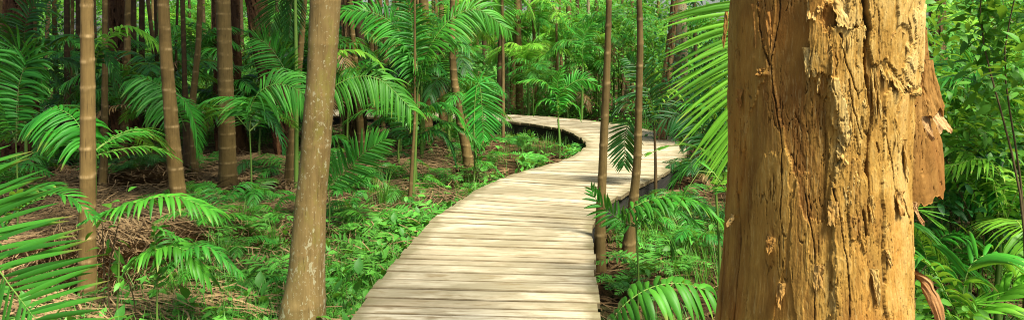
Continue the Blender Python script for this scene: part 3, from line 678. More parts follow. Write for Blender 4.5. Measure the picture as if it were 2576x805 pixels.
    # the big dark slab hanging off the right side
    flap(2306, 70, 164, 432, .0, .0, 301, thick=.03, Yd=2.57, tone=.45, topw=.42, botw=1.10, tilt=.03, rag=.10, mat='slab', bend=.9, rough=.007, name='bark_slab', label='dark red-brown slab of bark hanging free on the right')
    flap(2312, 150, 62, 130, .02, .02, 302, thick=.006, Yd=2.50, tone=.55, mat='slab', topw=.6, botw=1.0, tilt=.12, rag=.3, name='bark_slab')
    flap(2300, 30, 30, 150, .0, .01, 303, thick=.012, Yd=2.56, tone=.3, topw=.8, botw=1.1, tilt=.05, rag=.25, name='bark_slab')
    flap(2332, 262, 46, 60, .02, .05, 305, thick=.003, Yd=2.50, tone=.95, topw=.8, botw=.7, tilt=.1, rag=.35, mat='curl', name='bark_flap', label='pale papery scrap curling off the dark slab')
    flap(2312, 290, 36, 52, .02, .035, 306, thick=.003, Yd=2.50, tone=.85, topw=.9, botw=.3, tilt=-.1, rag=.35, mat='curl', name='bark_flap')
    flap(2283, 503, 22, 48, .02, .03, 307, thick=.002, Yd=2.48, tone=.9, topw=.6, botw=.4, tilt=.05, rag=.3, mat='curl', name='bark_flap')
    flap(2276, 545, 16, 60, .0, .0, 308, thick=.004, Yd=2.52, tone=.15, topw=.9, botw=.5, rag=.3, name='bark_slab')
    # curling strip at the lower right
    g = Geo(); ctrl = np.array([P(2268, 692, 2.46), P(2295, 695, 2.42), P(2325, 712, 2.38), P(2350, 748, 2.36), P(2368, 800, 2.35), P(2375, 850, 2.36)])
    C = catmull(ctrl, 60); t = np.linspace(0, 1, 60)
    Tn = unit(np.gradient(C, axis=0)); S_ = unit(np.cross(Tn, [0, 1, .35])); B = np.cross(S_, Tn)
    nu = 21; u = np.linspace(-1, 1, nu)
    wd = (.020*(1.1-.45*t)*(1+.3*(fbm(t*6, t*0, 3, 3)-.5)))[:, None]
    wd = wd*(1+.25*(vn(t[:, None]*14, u[None]*0+np.sign(u[None])*2, 8)-.5)*2)
    V = C[:, None]+S_[:, None]*(u[None]*wd)[..., None]+B[:, None]*((u[None]**2)*wd*.3+.006*(vn(u[None]*5, t[:, None]*3, 4)))[..., None]
    g.add(V, grid_quads(60, nu), np.stack([np.clip(.5+.5*(fbm(t[:, None]*9, u[None]*3+t[:, None]*0, 5, 3)-.5)+.2*u[None], 0, 1), 0*V[..., 0], 0*V[..., 0]], -1).reshape(-1, 3))
    V2 = V+B[:, None]*.004; g.add(V2, grid_quads(60, nu)[:, ::-1], (.3, 0, 0))
    tag(link('bark_curl', g.mesh('bark_curl', M['curl'], off=(HX, HYc, 0)), root), 'long curled bark strip arching down to the right')
build_hero()
# ---- boardwalk ---------------------------------------------------------------------------
LR = [(-1.45, -3.0, -.02, -3.1), (-1.25, -.5, .18, -.6), (-1.12, 2.0, .32, 1.9), (-.977, 4.29, .52, 4.20), (-.80, 6.2, .68, 6.02), (-.62, 7.1, .80, 6.75), (-.40, 7.85, 1.05, 7.42), (-.10, 8.6, 1.42, 8.12), (.26, 9.16, 1.85, 8.80),
      (.73, 9.85, 2.28, 9.7), (1.03, 10.6, 2.56, 10.5), (1.17, 11.35, 2.70, 11.4), (1.12, 12.2, 2.62, 12.5), (.88, 13.1, 2.2, 13.6), (.45, 13.75, 1.55, 14.42), (-.05, 14.2, .7, 15.12), (-.7, 14.5, -.35, 15.6),
      (-1.7, 14.75, -1.6, 15.98), (-4, 15.2, -4, 16.55), (-9, 16.2, -9, 17.6), (-16, 17, -16, 18.4), (-24, 17.2, -24, 18.6)]
def build_boardwalk():
    r = np.random.default_rng(3)
    A = np.array(LR); Lp = catmull(np.c_[A[:, :2], np.zeros(len(A))], 4000); 
    d = np.r_[0, np.cumsum(np.linalg.norm(np.diff(A[:, :2], axis=0), axis=1))]
    # resample both edges with a common parameter
    mid = (A[:, :2]+A[:, 2:])/2; dm = np.r_[0, np.cumsum(np.linalg.norm(np.diff(mid, axis=0), axis=1))]
    def res(pts, s):
        n = len(pts); k = np.clip(np.searchsorted(dm, s, side='right')-1, 0, n-2); u = ((s-dm[k])/(dm[k+1]-dm[k]))[:, None]
        Pp = np.vstack([2*pts[0]-pts[1], pts, 2*pts[-1]-pts[-2]]); a, b, c, e = Pp[k], Pp[k+1], Pp[k+2], Pp[k+3]
        return .5*((2*b)+(-a+c)*u+(2*a-5*b+4*c-e)*u**2+(-a+3*b-3*c+e)*u**3)
    root = thing('boardwalk', (0, 5, 0), 'weathered pale timber boardwalk winding away through the palm forest', 'boardwalk')
    g = Geo(); uvs = []; s = 0; top = .30; k = 0
    while s < dm[-1]-.3:
        w = r.uniform(.135, .165) if r.random() > .2 else r.uniform(.09, .12)
        gap = r.choice([.005, .007, .009, .013], p=[.35, .3, .2, .15])
        ss = np.array([s+gap/2, s+w-gap/2]); L = res(A[:, :2], ss); Rr = res(A[:, 2:], ss)
        ext = (L-Rr)/np.linalg.norm(L-Rr, axis=1, keepdims=True)
        L = L+ext*r.uniform(-.012, .02); Rr = Rr-ext*r.uniform(-.012, .02)
        n = 15; t = np.linspace(0, 1, n)[:, None]
        a = L[0]*(1-t)+Rr[0]*t; b = L[1]*(1-t)+Rr[1]*t
        # a little wander of the arris
        dirn = unit(b-a); 
        wa = (fbm(t[:, 0]*6+k*3.1, t[:, 0]*0, 5, 3)-.5)*.006; wb = (fbm(t[:, 0]*6+k*3.1+50, t[:, 0]*0, 5, 3)-.5)*.006
        a = a+dirn*wa[:, None]; b = b+dirn*wb[:, None]
        zt = top+r.uniform(-.003, .003)+.003*np.sin(t[:, 0]*3.14)*r.uniform(-1, 1); tl = r.uniform(-.002, .002); c = .006
        cup = r.uniform(-.001, .002)
        rows = [(a, zt-.04), (a, zt-c), (a+dirn*c, zt+tl), (a+dirn*c*2.5, zt+tl), (a*.66+b*.34, zt+cup+tl*.3), (a*.34+b*.66, zt+cup-tl*.3), (b-dirn*c*2.5, zt-tl), (b-dirn*c, zt-tl), (b, zt-c), (b, zt-.04)]
        V = np.stack([np.c_[q, np.broadcast_to(h, (n,))] for q, h in rows], 1)
        tn = r.random(); T = np.zeros((n, 10, 3)); T[..., 0] = tn; T[..., 2] = (np.abs(t*2-1)**6); T[:, [0, 1, 8, 9], 1] = 1; T[:, [2, 7], 1] = .85
        g.add(V, np.vstack([grid_quads(n, 10), [[0, 9, 8, 1], [1, 8, 7, 2], [2, 7, 6, 3], [3, 6, 5, 4]], (np.array([[9, 0, 1, 8], [8, 1, 2, 7], [7, 2, 3, 6], [6, 3, 4, 5]])+(n-1)*10)]), T.reshape(-1, 3))
        X = np.broadcast_to(t*1.5, (n, 10)); Yy = np.broadcast_to(np.array([-.04, -.005, .004, .011, w*.33, w*.66, w-.011, w-.004, w+.005, w+.04]), (n, 10))
        uvs.append(np.stack([X+k*7.3, Yy+k*1.7, np.full((n, 10), k*.73)], -1).reshape(-1, 3))
        s += w; k += 1
    me = g.mesh('planks', M['deck'], smooth=False)
    at = me.attributes.new('puv', 'FLOAT_VECTOR', 'POINT'); at.data.foreach_set('vector', np.concatenate(uvs).astype(np.float32).ravel())
    link('planks', me, root, (0, -5, 0))
    # side beams and posts
    ss = np.linspace(0, dm[-1]-.35, 260)
    for E, O in ((A[:, :2], A[:, 2:]), (A[:, 2:], A[:, :2])):
        e = res(E, ss); o = res(O, ss); inn = (o-e)/np.linalg.norm(o-e, axis=1, keepdims=True)
        p0 = e+inn*.02; p1 = e+inn*.07; g = Geo()
        V = np.stack([np.c_[p0, np.full(260, .256)], np.c_[p0, np.full(260, .06)], np.c_[p1, np.full(260, .06)], np.c_[p1, np.full(260, .256)]], 1)
        T = np.zeros((260, 4, 3)); T[..., 0] = r.random(260)[:, None]*.5
        g.add(V, np.vstack([grid_quads(260, 4, True)]), T.reshape(-1, 3)); link('side_beam', g.mesh('side_beam', M['beam'], smooth=False), root, (0, -5, 0))
        for i in range(6, 250, 9):
            q = e[i]+inn[i]*.12; zb = gnd(*q)-.1; g = Geo(); tube(g, [[q[0], q[1], zb], [q[0], q[1], .255]], .05, 8, (.3, 0, 0))
            link('post', g.mesh('post', M['beam']), root, (0, -5, 0))
build_boardwalk()
# ---- placed palm plants --------------------------------------------------------------------
SIDE = (1, 0, 0)
def px_ctrl(pts, Y): return [P(p[0], p[1], (p[2] if len(p) > 2 else Y)) for p in pts]
def plant(label, hub, base_py, Y, fronds, mat, stem=(3, 5), cat='young palm', group='young palms with arching fronds', name='young_palm', smat='grass', base_px=None, extra=0, exl=.9):
    """hub (px,py) where the fronds leave the stem; fronds: dicts of picked control points"""
    hb = P(hub[0], hub[1], Y); bx = P(base_px if base_px is not None else hub[0], 0, Y)[0]; z0 = gnd(bx, Y)
    root = thing(name, (bx, Y, z0), label, cat, group); o0 = np.array([bx, Y, z0])
    g = Geo(); m = (hb+o0)/2+np.array([.01, 0, 0]); tube(g, catmull([o0-[0, 0, .05], m, hb], 12), np.linspace(stem[1], stem[0], 12)/2/F*Y, 8, (.5, .2, .8))
    link('stem', g.mesh('stem', M[smat]), root, (-bx, -Y, -z0))
    for i, f in enumerate(fronds):
        f = dict(f); pts = px_ctrl(f.pop('p'), Y); Lp = f.pop('L'); mm = f.pop('mat', mat); Wp = f.pop('Wp', None)
        Ym = np.mean([q[1] for q in pts]); L = Lp/F*Ym
        if f.pop('hub', True) and np.linalg.norm(pts[0]-hb) > .02 and not f.get('free'): pts = [hb]+pts; 
        f.pop('free', None)
        arc = sum(np.linalg.norm(pts[k+1]-pts[k]) for k in range(len(pts)-1))
        f.setdefault('n', int(np.clip(arc/(.026 if Ym > 5 else .030), 12, 60)))
        f.setdefault('W', (Wp/F*Ym) if Wp else max(.017, arc/f['n']*.86))
        f.setdefault('r0', .0045+.0015*arc); f.setdefault('seed', int(abs(hub[0]*7+hub[1]*3+i*13)))
        g = Geo(); frond(g, pts, L=L, **f)
        link('frond', g.mesh('frond', M[mm]), root, (-bx, -Y, -z0))
    r = np.random.default_rng(int(hub[0]+hub[1]))
    for i in range(extra):
        a = r.uniform(0, 6.28); l = exl*r.uniform(.7, 1.1); d = np.array([math.cos(a), abs(math.sin(a))*.9+.2, 0]); el = r.uniform(.2, .9)
        pts = [hb, hb+d*l*.35+[0, 0, l*.35*el], hb+d*l*.7+[0, 0, l*.4*el], hb+d*l+[0, 0, l*.1*el-.1*l]]
        g = Geo(); frond(g, pts, n=26, L=.24*l+.05, W=.02, K=3, cols=2, seed=i+int(hub[0]))
        link('frond', g.mesh('frond', M[mat]), root, (-bx, -Y, -z0))
    return root
GP = 'young palms with arching fronds'
plant('large bright green palm frond spreading in from the lower left corner', (-230, 620), 900, 2.7, [
    dict(p=[(-150, 440, 2.75), (-70, 575, 2.6), (5, 690, 2.5), (80, 790, 2.4), (120, 850, 2.35)], L=262, side=(.8, 0, .6), n=34, ang=(66, 50), droop=.12, vee=.12, K=6, W=.022, prof=(.9, .55), r0=.005, jit=.14, miss=.06, hub=False, fold=.30, t0=.0, rseg=8),
    dict(p=[(-60, 640, 3.1), (-20, 560, 3.1), (40, 500, 3.1), (120, 470, 3.1)], L=110, n=16, ang=(60, 30), droop=.5, K=4, W=.026, hub=False),
    dict(p=[(-60, 700, 3.3), (20, 560, 3.4), (100, 497, 3.4), (170, 492, 3.4), (236, 548, 3.4)], L=72, n=26, ang=(72, 45), droop=.5, K=4, W=.022, prof=(.9, .45), hub=False, vee=.3)],
    'deep', (8, 14), base_px=-230)
plant('young palm with a bright arching frond crossing beside the leaning ringed palm base', (300, 620), 780, 4.6, [
    dict(p=[(242, 552), (300, 522), (353, 506), (439, 494), (540, 530)], L=86, n=24, ang=(80, 40), droop=1.3, K=5, Wp=11, prof=(.6, .75), hub=False, t0=.05),
    dict(p=[(330, 540), (290, 528), (250, 540), (205, 560)], L=44, n=14, hub=False, droop=.9, mat='mid')], 'fresh', (3, 6), base_px=286)
plant('low young palm with drooping yellow-tipped fronds below the leaning ringed palm', (395, 760), 800, 4.5, [
    dict(p=[(316, 690), (350, 645), (404, 625), (454, 624), (520, 690)], L=84, n=22, ang=(80, 38), droop=1.35, K=5, Wp=12, hub=False, prof=(.7, .7)),
    dict(p=[(395, 700), (470, 630), (530, 624), (606, 690)], L=60, n=24, ang=(70, 40), droop=1.2, K=4, hub=False, mat='mid'),
    dict(p=[(395, 700), (390, 620), (395, 575), (450, 600)], L=44, n=16, hub=True, mat='mid')], 'fresh', (4, 8), base_px=385)
plant('young palm with a broad drooping frond behind the bold-ringed palm', (212, 400), 640, 6.2, [
    dict(p=[(214, 380), (200, 318), (165, 282), (125, 275), (78, 306)], L=112, n=32, ang=(80, 35), droop=1.7, K=5, Wp=9.5, hub=False, prof=(.75, .5), side=(.25, .85, .35), vee=-.05, t0=.08)], 'fresh', (3, 6), base_px=215, extra=5)
plant('palm frond with glowing yellow-green tip left of the leaning ringed palm', (236, 210), 500, 8.0, [
    dict(p=[(248, 130), (300, 72), (350, 76), (402, 122)], L=62, n=34, ang=(72, 35), droop=1.1, K=4, hub=True, mat='lime', prof=(.7, .6)),
    dict(p=[(230, 120), (180, 90), (130, 110)], L=56, n=26, mat='dark'), dict(p=[(236, 150), (262, 130), (285, 180), (290, 230)], L=50, n=22, mat='dark')], 'mid', (4, 7), base_px=240)
plant('young palm with two drooping fronds around the leaning ringed palm', (430, 300), 560, 7.6, [
    dict(p=[(468, 330), (440, 262), (400, 215), (355, 196), (318, 205)], L=96, n=34, ang=(78, 40), droop=1.6, K=4, hub=False, Wp=7.5, side=(.2, .8, .45), vee=0),
    dict(p=[(440, 235), (470, 262), (492, 320), (497, 385)], L=60, n=28, ang=(70, 35), droop=.7, K=4, hub=False)], 'mid', (3, 6), base_px=470, extra=3)
plant('young palm with one frond reaching left over the thick brown trunk', (628, 330), 520, 7.8, [
    dict(p=[(628, 268), (585, 247), (530, 252), (478, 290)], L=56, n=34, ang=(72, 35), droop=1.1, K=4, hub=True),
    dict(p=[(618, 320), (640, 248), (680, 215), (725, 216), (768, 238)], L=104, n=38, ang=(78, 45), droop=1.3, K=5, hub=False, Wp=6.5, prof=(.8, .55), side=(.5, .2, .8), vee=.05),
    dict(p=[(628, 300), (660, 280), (700, 330), (712, 380)], L=50, n=24, mat='dark')], 'vivid', (3, 6), base_px=632, extra=3)
plant('dark palm fronds hanging from above, left of the white-spotted trunk top', (742, -40), 500, 8.6, [
    dict(p=[(742, -60), (715, -20), (690, 30), (678, 80)], L=84, n=34, ang=(60, 35), droop=.6, side=SIDE, K=4, hub=False),
    dict(p=[(742, -60), (735, 0), (730, 60), (728, 95)], L=60, n=30, ang=(60, 35), droop=.6, side=SIDE, K=4, hub=False),
    dict(p=[(742, 225), (708, 160), (672, 112), (640, 95)], L=70, n=34, ang=(70, 35), droop=.5, K=4, hub=False, mat='mid', side=(.6, 0, .8))], 'dark', (8, 12), base_px=745)
plant('young palm with a big glossy frond arching right of the white-spotted trunk', (800, 330), 560, 6.6, [
    dict(p=[(820, 240), (850, 212), (900, 193), (960, 203), (1034, 274)], L=96, n=44, ang=(84, 45), droop=1.5, K=5, hub=True, Wp=7, prof=(.7, .6), side=(.15, .55, .8), vee=.0),
    dict(p=[(820, 180), (850, 136), (893, 128), (935, 143), (962, 168)], L=46, n=32, ang=(75, 35), droop=1.1, K=4, hub=True, mat='lime')], 'fresh', (4, 7), base_px=800)
plant('low young palm with upward feathered frond right of the white-spotted trunk', (828, 500), 560, 7.0, [
    dict(p=[(828, 470), (870, 430), (915, 385), (970, 350)], L=72, n=36, ang=(72, 35), droop=.25, K=4, hub=True, side=(.65, 0, .75), vee=.15, Wp=6.5),
    dict(p=[(815, 380), (838, 345), (866, 355), (888, 400)], L=62, n=26, ang=(75, 40), droop=1.1, hub=True), dict(p=[(840, 480), (880, 470), (930, 440), (960, 450)], L=46, n=26, mat='mid')], 'vivid', (3, 5), base_px=825)
plant('tall slender young palm with V-shaped fronds at the picture centre-left', (1050, 235), 520, 8.3, [
    dict(p=[(1052, 187), (1035, 130), (994, 66), (930, 30), (856, 28)], L=78, n=46, ang=(75, 35), droop=1.0, K=4, hub=True, side=(.3, .3, .9), vee=.15),
    dict(p=[(1060, 177), (1085, 111), (1136, 48), (1200, 24), (1282, 78)], L=84, n=48, ang=(75, 35), droop=.9, K=4, hub=True, side=(.3, .3, .9), vee=.15),
    dict(p=[(1048, 180), (1020, 120), (985, 100), (950, 170)], L=60, n=34, droop=1.1, mat='mid'),
    dict(p=[(1050, 160), (1040, 90), (1030, 20), (1000, -40)], L=56, n=34, droop=.6, mat='mid', side=SIDE),
    dict(p=[(1055, 200), (1100, 150), (1150, 110), (1190, 130)], L=56, n=30, droop=1.0, mat='mid')], 'fresh', (5, 9), base_px=1036, group=None)
plant('low palm with a bright symmetrical frond facing the boardwalk bend', (1192, 330), 430, 9.4, [
    dict(p=[(1196, 240), (1205, 208), (1212, 260), (1216, 352)], L=66, n=40, ang=(78, 40), droop=.35, K=4, hub=True, side=SIDE, vee=.1, t0=.42, Wp=5.2, prof=(.6, .35)),
    dict(p=[(1205, 375), (1235, 352), (1290, 350)], L=36, n=26, mat='mid'), dict(p=[(1200, 400), (1230, 410), (1262, 440)], L=30, n=20, mat='mid')], 'vivid', (3, 6), base_px=1192)
plant('low spreading palm with drooping fronds left of the dark leaning trunk', (1045, 385), 470, 8.9, [
    dict(p=[(1050, 300), (1090, 262), (1140, 275), (1182, 345)], L=58, n=36, droop=1.2, K=4, ang=(75, 35), mat='fresh'),
    dict(p=[(1060, 340), (1100, 330), (1130, 360), (1146, 410)], L=50, n=30, droop=1.2, mat='dark'), dict(p=[(1040, 350), (1000, 330), (960, 350)], L=42, n=26, droop=1.1, mat='dark'),
    dict(p=[(1040, 360), (1010, 290), (1010, 230)], L=44, n=26, side=SIDE, droop=.4, mat='mid'), dict(p=[(1050, 360), (1110, 310), (1170, 330), (1212, 370)], L=44, n=28, droop=1.2, mat='mid')], 'mid', (4, 8), base_px=1045)
plant('small lone palm on a thin pale stem inside the boardwalk bend', (1404, 300), 400, 11.6, [
    dict(p=[(1400, 250), (1375, 212), (1345, 200), (1305, 206)], L=36, n=30, droop=1.1, ang=(75, 35)),
    dict(p=[(1408, 245), (1435, 212), (1470, 200), (1506, 218)], L=40, n=32, droop=.9, ang=(75, 35), side=(.5, 0, .8)),
    dict(p=[(1400, 270), (1380, 250), (1355, 260), (1345, 285)], L=30, n=24, droop=1.0), dict(p=[(1410, 280), (1425, 258), (1450, 268), (1460, 300)], L=28, n=22, droop=1.0), dict(p=[(1404, 260), (1402, 215), (1412, 180)], L=28, n=24, droop=.5, side=SIDE)],
    'fresh', (5, 6), base_px=1408, group=None, smat='far')
plant('dark-stemmed palm with a hand-like frond hanging over the boardwalk', (1646, 318), 510, 8.1, [
    dict(p=[(1625, 290), (1590, 292), (1574, 335), (1570, 415)], L=66, n=22, ang=(62, 35), droop=.15, K=4, side=SIDE, vee=.08, t0=.4, Wp=6.5),
    dict(p=[(1630, 300), (1600, 268), (1565, 262), (1535, 300)], L=62, n=24, droop=1.0, ang=(70, 35)), dict(p=[(1640, 290), (1620, 250), (1590, 240), (1552, 250)], L=50, n=22, droop=.9),
    dict(p=[(1650, 290), (1664, 252), (1690, 228), (1716, 246)], L=42, n=22, mat='lime', droop=1.0), dict(p=[(1652, 300), (1680, 275), (1700, 310), (1712, 370)], L=60, n=22, droop=.8),
    dict(p=[(1646, 290), (1630, 230), (1610, 180), (1580, 150)], L=60, n=28, droop=.5, side=SIDE)], 'dark', (5, 11), base_px=1648, smat='bark_dark', group=None)
plant('dark glossy palm fronds beside the left edge of the big paperbark', (1800, 470), 600, 5.2, [
    dict(p=[(1796, 400), (1775, 335), (1735, 288), (1672, 300)], L=104, n=32, ang=(70, 38), droop=.9, K=5, mat='dark', side=(.3, .2, .9)), dict(p=[(1800, 380), (1800, 310), (1770, 268), (1720, 262)], L=80, n=30, mat='mid', droop=1.0),
    dict(p=[(1820, 440, 4.4), (1770, 380, 4.4), (1700, 364, 4.4), (1640, 384, 4.4)], L=56, n=13, mat='lime', droop=.3, W=.03, K=5, ang=(40, 18)),
    dict(p=[(1825, 480, 4.2), (1780, 420, 4.2), (1745, 450, 4.2), (1705, 520, 4.2)], L=60, n=10, mat='fresh', droop=.3, W=.026, ang=(40, 20)), dict(p=[(1810, 480), (1780, 420), (1740, 410), (1690, 460)], L=80, n=26, mat='mid'),
    dict(p=[(1822, 420), (1835, 330), (1810, 240), (1770, 200)], L=100, n=30, mat='dark', droop=.7)], 'mid', (6, 9), base_px=1812)
plant('bright lime palm frond hanging against the left side of the big paperbark', (1905, -120), 700, 4.2, [
    dict(p=[(1900, -90), (1878, -20), (1862, 100), (1852, 220), (1850, 370)], L=215, n=54, ang=(92, 34), droop=.32, K=6, side=SIDE, vee=.1, hub=False, Wp=9.5, prof=(.8, .55), t0=.0, jit=.1, mat='lime')],
    'lime', (12, 16), base_px=1930, group=None)
plant('young palm with a frond drooping between boardwalk and big paperbark', (1600, 570), 720, 5.1, [
    dict(p=[(1574, 545), (1610, 512), (1680, 494), (1752, 508), (1822, 560)], L=84, n=28, ang=(78, 40), droop=1.35, K=5, Wp=10, prof=(.7, .65)),
    dict(p=[(1570, 560), (1535, 535), (1505, 510), (1488, 478)], L=54, n=14, ang=(60, 30), droop=.4, side=SIDE, mat='mid', Wp=8), dict(p=[(1590, 560), (1640, 550), (1680, 590), (1690, 640)], L=52, n=20, mat='mid', droop=1.0),
    dict(p=[(1600, 545), (1640, 520), (1700, 528), (1760, 565)], L=66, n=22, droop=1.1, mat='mid')], 'fresh', (4, 7), base_px=1604)
plant('broad-leaved bright palm frond at the bottom edge right of the boardwalk', (1560, 860), 900, 3.9, [
    dict(p=[(1530, 830), (1572, 765), (1640, 722), (1712, 712), (1775, 728)], L=112, n=17, ang=(84, 55), droop=1.8, K=6, Wp=19, prof=(.8, .75), hub=False, jit=.08, t0=.12, fold=.25, side=(.2, .9, .4), vee=-.1)], 'fresh', (5, 9), base_px=1540)
plant('palm fronds of dark fans hanging at the upper left', (60, 240), 480, 9.5, [
    dict(p=[(40, 150), (20, 60), (-30, 20)], L=60, n=30), dict(p=[(70, 150), (110, 100), (170, 95), (225, 130)], L=62, n=36, mat='mid', droop=1.1), dict(p=[(60, 120), (70, 40), (120, -20)], L=60, n=30, side=SIDE),
    dict(p=[(80, 190), (140, 150), (190, 165), (235, 200)], L=58, n=34, mat='dark', droop=1.1), dict(p=[(50, 190), (0, 160), (-50, 200)], L=60, n=30, mat='mid'), dict(p=[(90, 200), (130, 180), (165, 230)], L=50, n=26)], 'dark', (5, 9), base_px=66, extra=5, exl=1.4)
plant('young palm with tall comb-like fronds at the left picture edge', (40, 360), 560, 7.0, [
    dict(p=[(44, 240), (60, 160), (40, 120), (-30, 130)], L=92, n=36, ang=(80, 45), side=(.8, 0, .5), droop=.5), dict(p=[(46, 300), (50, 200), (90, 150), (110, 240)], L=60, n=30, side=(.8, 0, .5), droop=.6),
    dict(p=[(30, 330), (0, 250), (-50, 240)], L=70, n=26), dict(p=[(45, 340), (80, 330), (120, 380)], L=60, n=26, mat='dark')], 'mid', (3, 5), base_px=44, extra=3)
plant('yellow-green palm fronds hanging from above at the top right of the dark leaning palm', (1262, -60), 330, 13.5, [
    dict(p=[(1262, -50), (1235, -30), (1200, 0), (1170, 60)], L=64, n=34, droop=.9), dict(p=[(1262, -50), (1262, 0), (1268, 40), (1270, 85)], L=52, n=34, side=SIDE, droop=.4),
    dict(p=[(1262, -50), (1300, -20), (1330, 20), (1345, 70)], L=50, n=34, droop=.8), dict(p=[(1262, -50), (1240, 0), (1230, 40), (1225, 80)], L=46, n=30, side=SIDE, droop=.5)], 'lime', (7, 9), base_px=1266, group=None, smat='bark_mid')
plant('pale green palm with long feathery fronds behind the far boardwalk stretch', (1400, 60), 320, 17.0, [
    dict(p=[(1400, 30), (1370, 0), (1340, 10), (1310, 60)], L=44, n=34, droop=1.0), dict(p=[(1405, 40), (1430, 70), (1450, 80), (1490, 75)], L=40, n=34, droop=1.0, mat='fresh'), dict(p=[(1400, 50), (1380, 80), (1350, 100), (1320, 160)], L=44, n=34, droop=1.0),
    dict(p=[(1405, 60), (1430, 130), (1460, 140), (1500, 130)], L=44, n=34, droop=1.2, mat='fresh'), dict(p=[(1400, 70), (1400, 130), (1370, 140), (1330, 150)], L=46, n=34, droop=1.1, mat='fern')], 'lime', (6, 9), base_px=1400, group=None, smat='bark_mid')
plant('light green feather palm between the slim palms and the far boardwalk bend', (1465, 170), 330, 15.5, [
    dict(p=[(1465, 150), (1440, 110), (1410, 105), (1380, 130)], L=38, n=32, droop=1.0), dict(p=[(1468, 150), (1490, 120), (1510, 125), (1530, 160)], L=38, n=30, droop=1.0), dict(p=[(1465, 160), (1430, 165), (1400, 190), (1385, 230)], L=38, n=30, droop=.9),
    dict(p=[(1465, 150), (1470, 90), (1490, 60)], L=36, n=28, droop=.6, side=SIDE)], 'fresh', (5, 8), base_px=1462, group=None)
# right-hand side palms
plant('palm with long pale feather leaves right of the big paperbark, upper part', (2500, 260), 700, 5.6, [
    dict(p=[(2470, 190), (2420, 165), (2370, 180), (2320, 240)], L=90, n=26, droop=.6, ang=(70, 40), mat='fern'), dict(p=[(2520, 330), (2470, 245), (2400, 220), (2330, 235)], L=100, n=24, droop=.5, side=(.3, 0, 1), mat='fresh'),
    dict(p=[(2510, 150), (2440, 60), (2380, 20), (2320, 30)], L=80, n=26, droop=.6, mat='lime'), dict(p=[(2530, 120), (2560, 30), (2600, 0)], L=90, n=26, mat='fresh')], 'fresh', (5, 8), base_px=2520)
plant('dark palm frond with long hanging leaflets at the right picture edge', (2640, 520), 760, 4.6, [
    dict(p=[(2640, 470), (2580, 462), (2510, 472), (2425, 500)], L=115, n=20, ang=(75, 45), droop=1.4, K=5, W=.034), dict(p=[(2640, 430), (2600, 380), (2540, 370), (2470, 420)], L=130, n=22, droop=.9, W=.03, K=5, mat='dark'),
    dict(p=[(2640, 560), (2560, 600), (2480, 630), (2400, 700)], L=90, n=18, droop=.9, W=.03, mat='mid')], 'mid', (6, 9), base_px=2650)
plant('low palm with yellowing long leaves at the lower right corner', (2420, 820), 900, 3.7, [
    dict(p=[(2420, 760), (2440, 670), (2500, 640), (2580, 690)], L=150, n=15, ang=(60, 35), droop=.8, K=6, W=.030, mat='fresh'), dict(p=[(2400, 780), (2350, 680), (2310, 650), (2270, 680)], L=110, n=14, droop=.7, K=5, W=.024, mat='fresh'),
    dict(p=[(2430, 800), (2500, 760), (2560, 720), (2620, 740)], L=110, n=12, droop=.6, W=.04, K=5, mat='lime', ang=(45, 25)), dict(p=[(2410, 800), (2440, 765), (2500, 775), (2570, 800)], L=120, n=14, droop=.2, W=.016, mat='lime', ang=(30, 12))], 'fresh', (5, 8), base_px=2420)
plant('narrow-leaved palm frond poking out right beneath the hanging bark slab', (2240, 620), 720, 4.2, [
    dict(p=[(2240, 560), (2270, 530), (2310, 530), (2350, 560)], L=85, n=14, ang=(35, 18), droop=.15, W=.014, mat='lime', K=4), dict(p=[(2240, 600), (2280, 560), (2330, 590), (2370, 650)], L=80, n=20, droop=.9, mat='mid')], 'fresh', (4, 6), base_px=2240)
plant('fine-leaved palm filling the gap right of the hanging bark slab', (2440, 330), 700, 5.4, [
    dict(p=[(2440, 290), (2400, 240), (2350, 240), (2300, 290)], L=80, n=30, droop=.8), dict(p=[(2450, 280), (2490, 230), (2540, 240), (2590, 300)], L=80, n=30, droop=.9, mat='lime'),
    dict(p=[(2440, 360), (2400, 350), (2360, 380), (2320, 450)], L=80, n=28, droop=.9), dict(p=[(2450, 350), (2500, 330), (2550, 370), (2590, 440)], L=84, n=28, droop=.9), dict(p=[(2445, 280), (2440, 200), (2460, 120)], L=70, n=26, side=SIDE, droop=.5)], 'fresh', (5, 8), base_px=2440, extra=6, exl=1.1)
plant('ferny low palm at the right foot of the big paperbark', (2330, 700), 800, 4.4, [
    dict(p=[(2340, 640), (2380, 590), (2440, 600), (2480, 660)], L=70, n=28, droop=.9), dict(p=[(2330, 650), (2310, 590), (2290, 570)], L=60, n=24, droop=.6), dict(p=[(2345, 690), (2400, 660), (2450, 690), (2480, 750)], L=70, n=26, droop=1.0)], 'fresh', (4, 7), base_px=2330, extra=4, exl=.8)
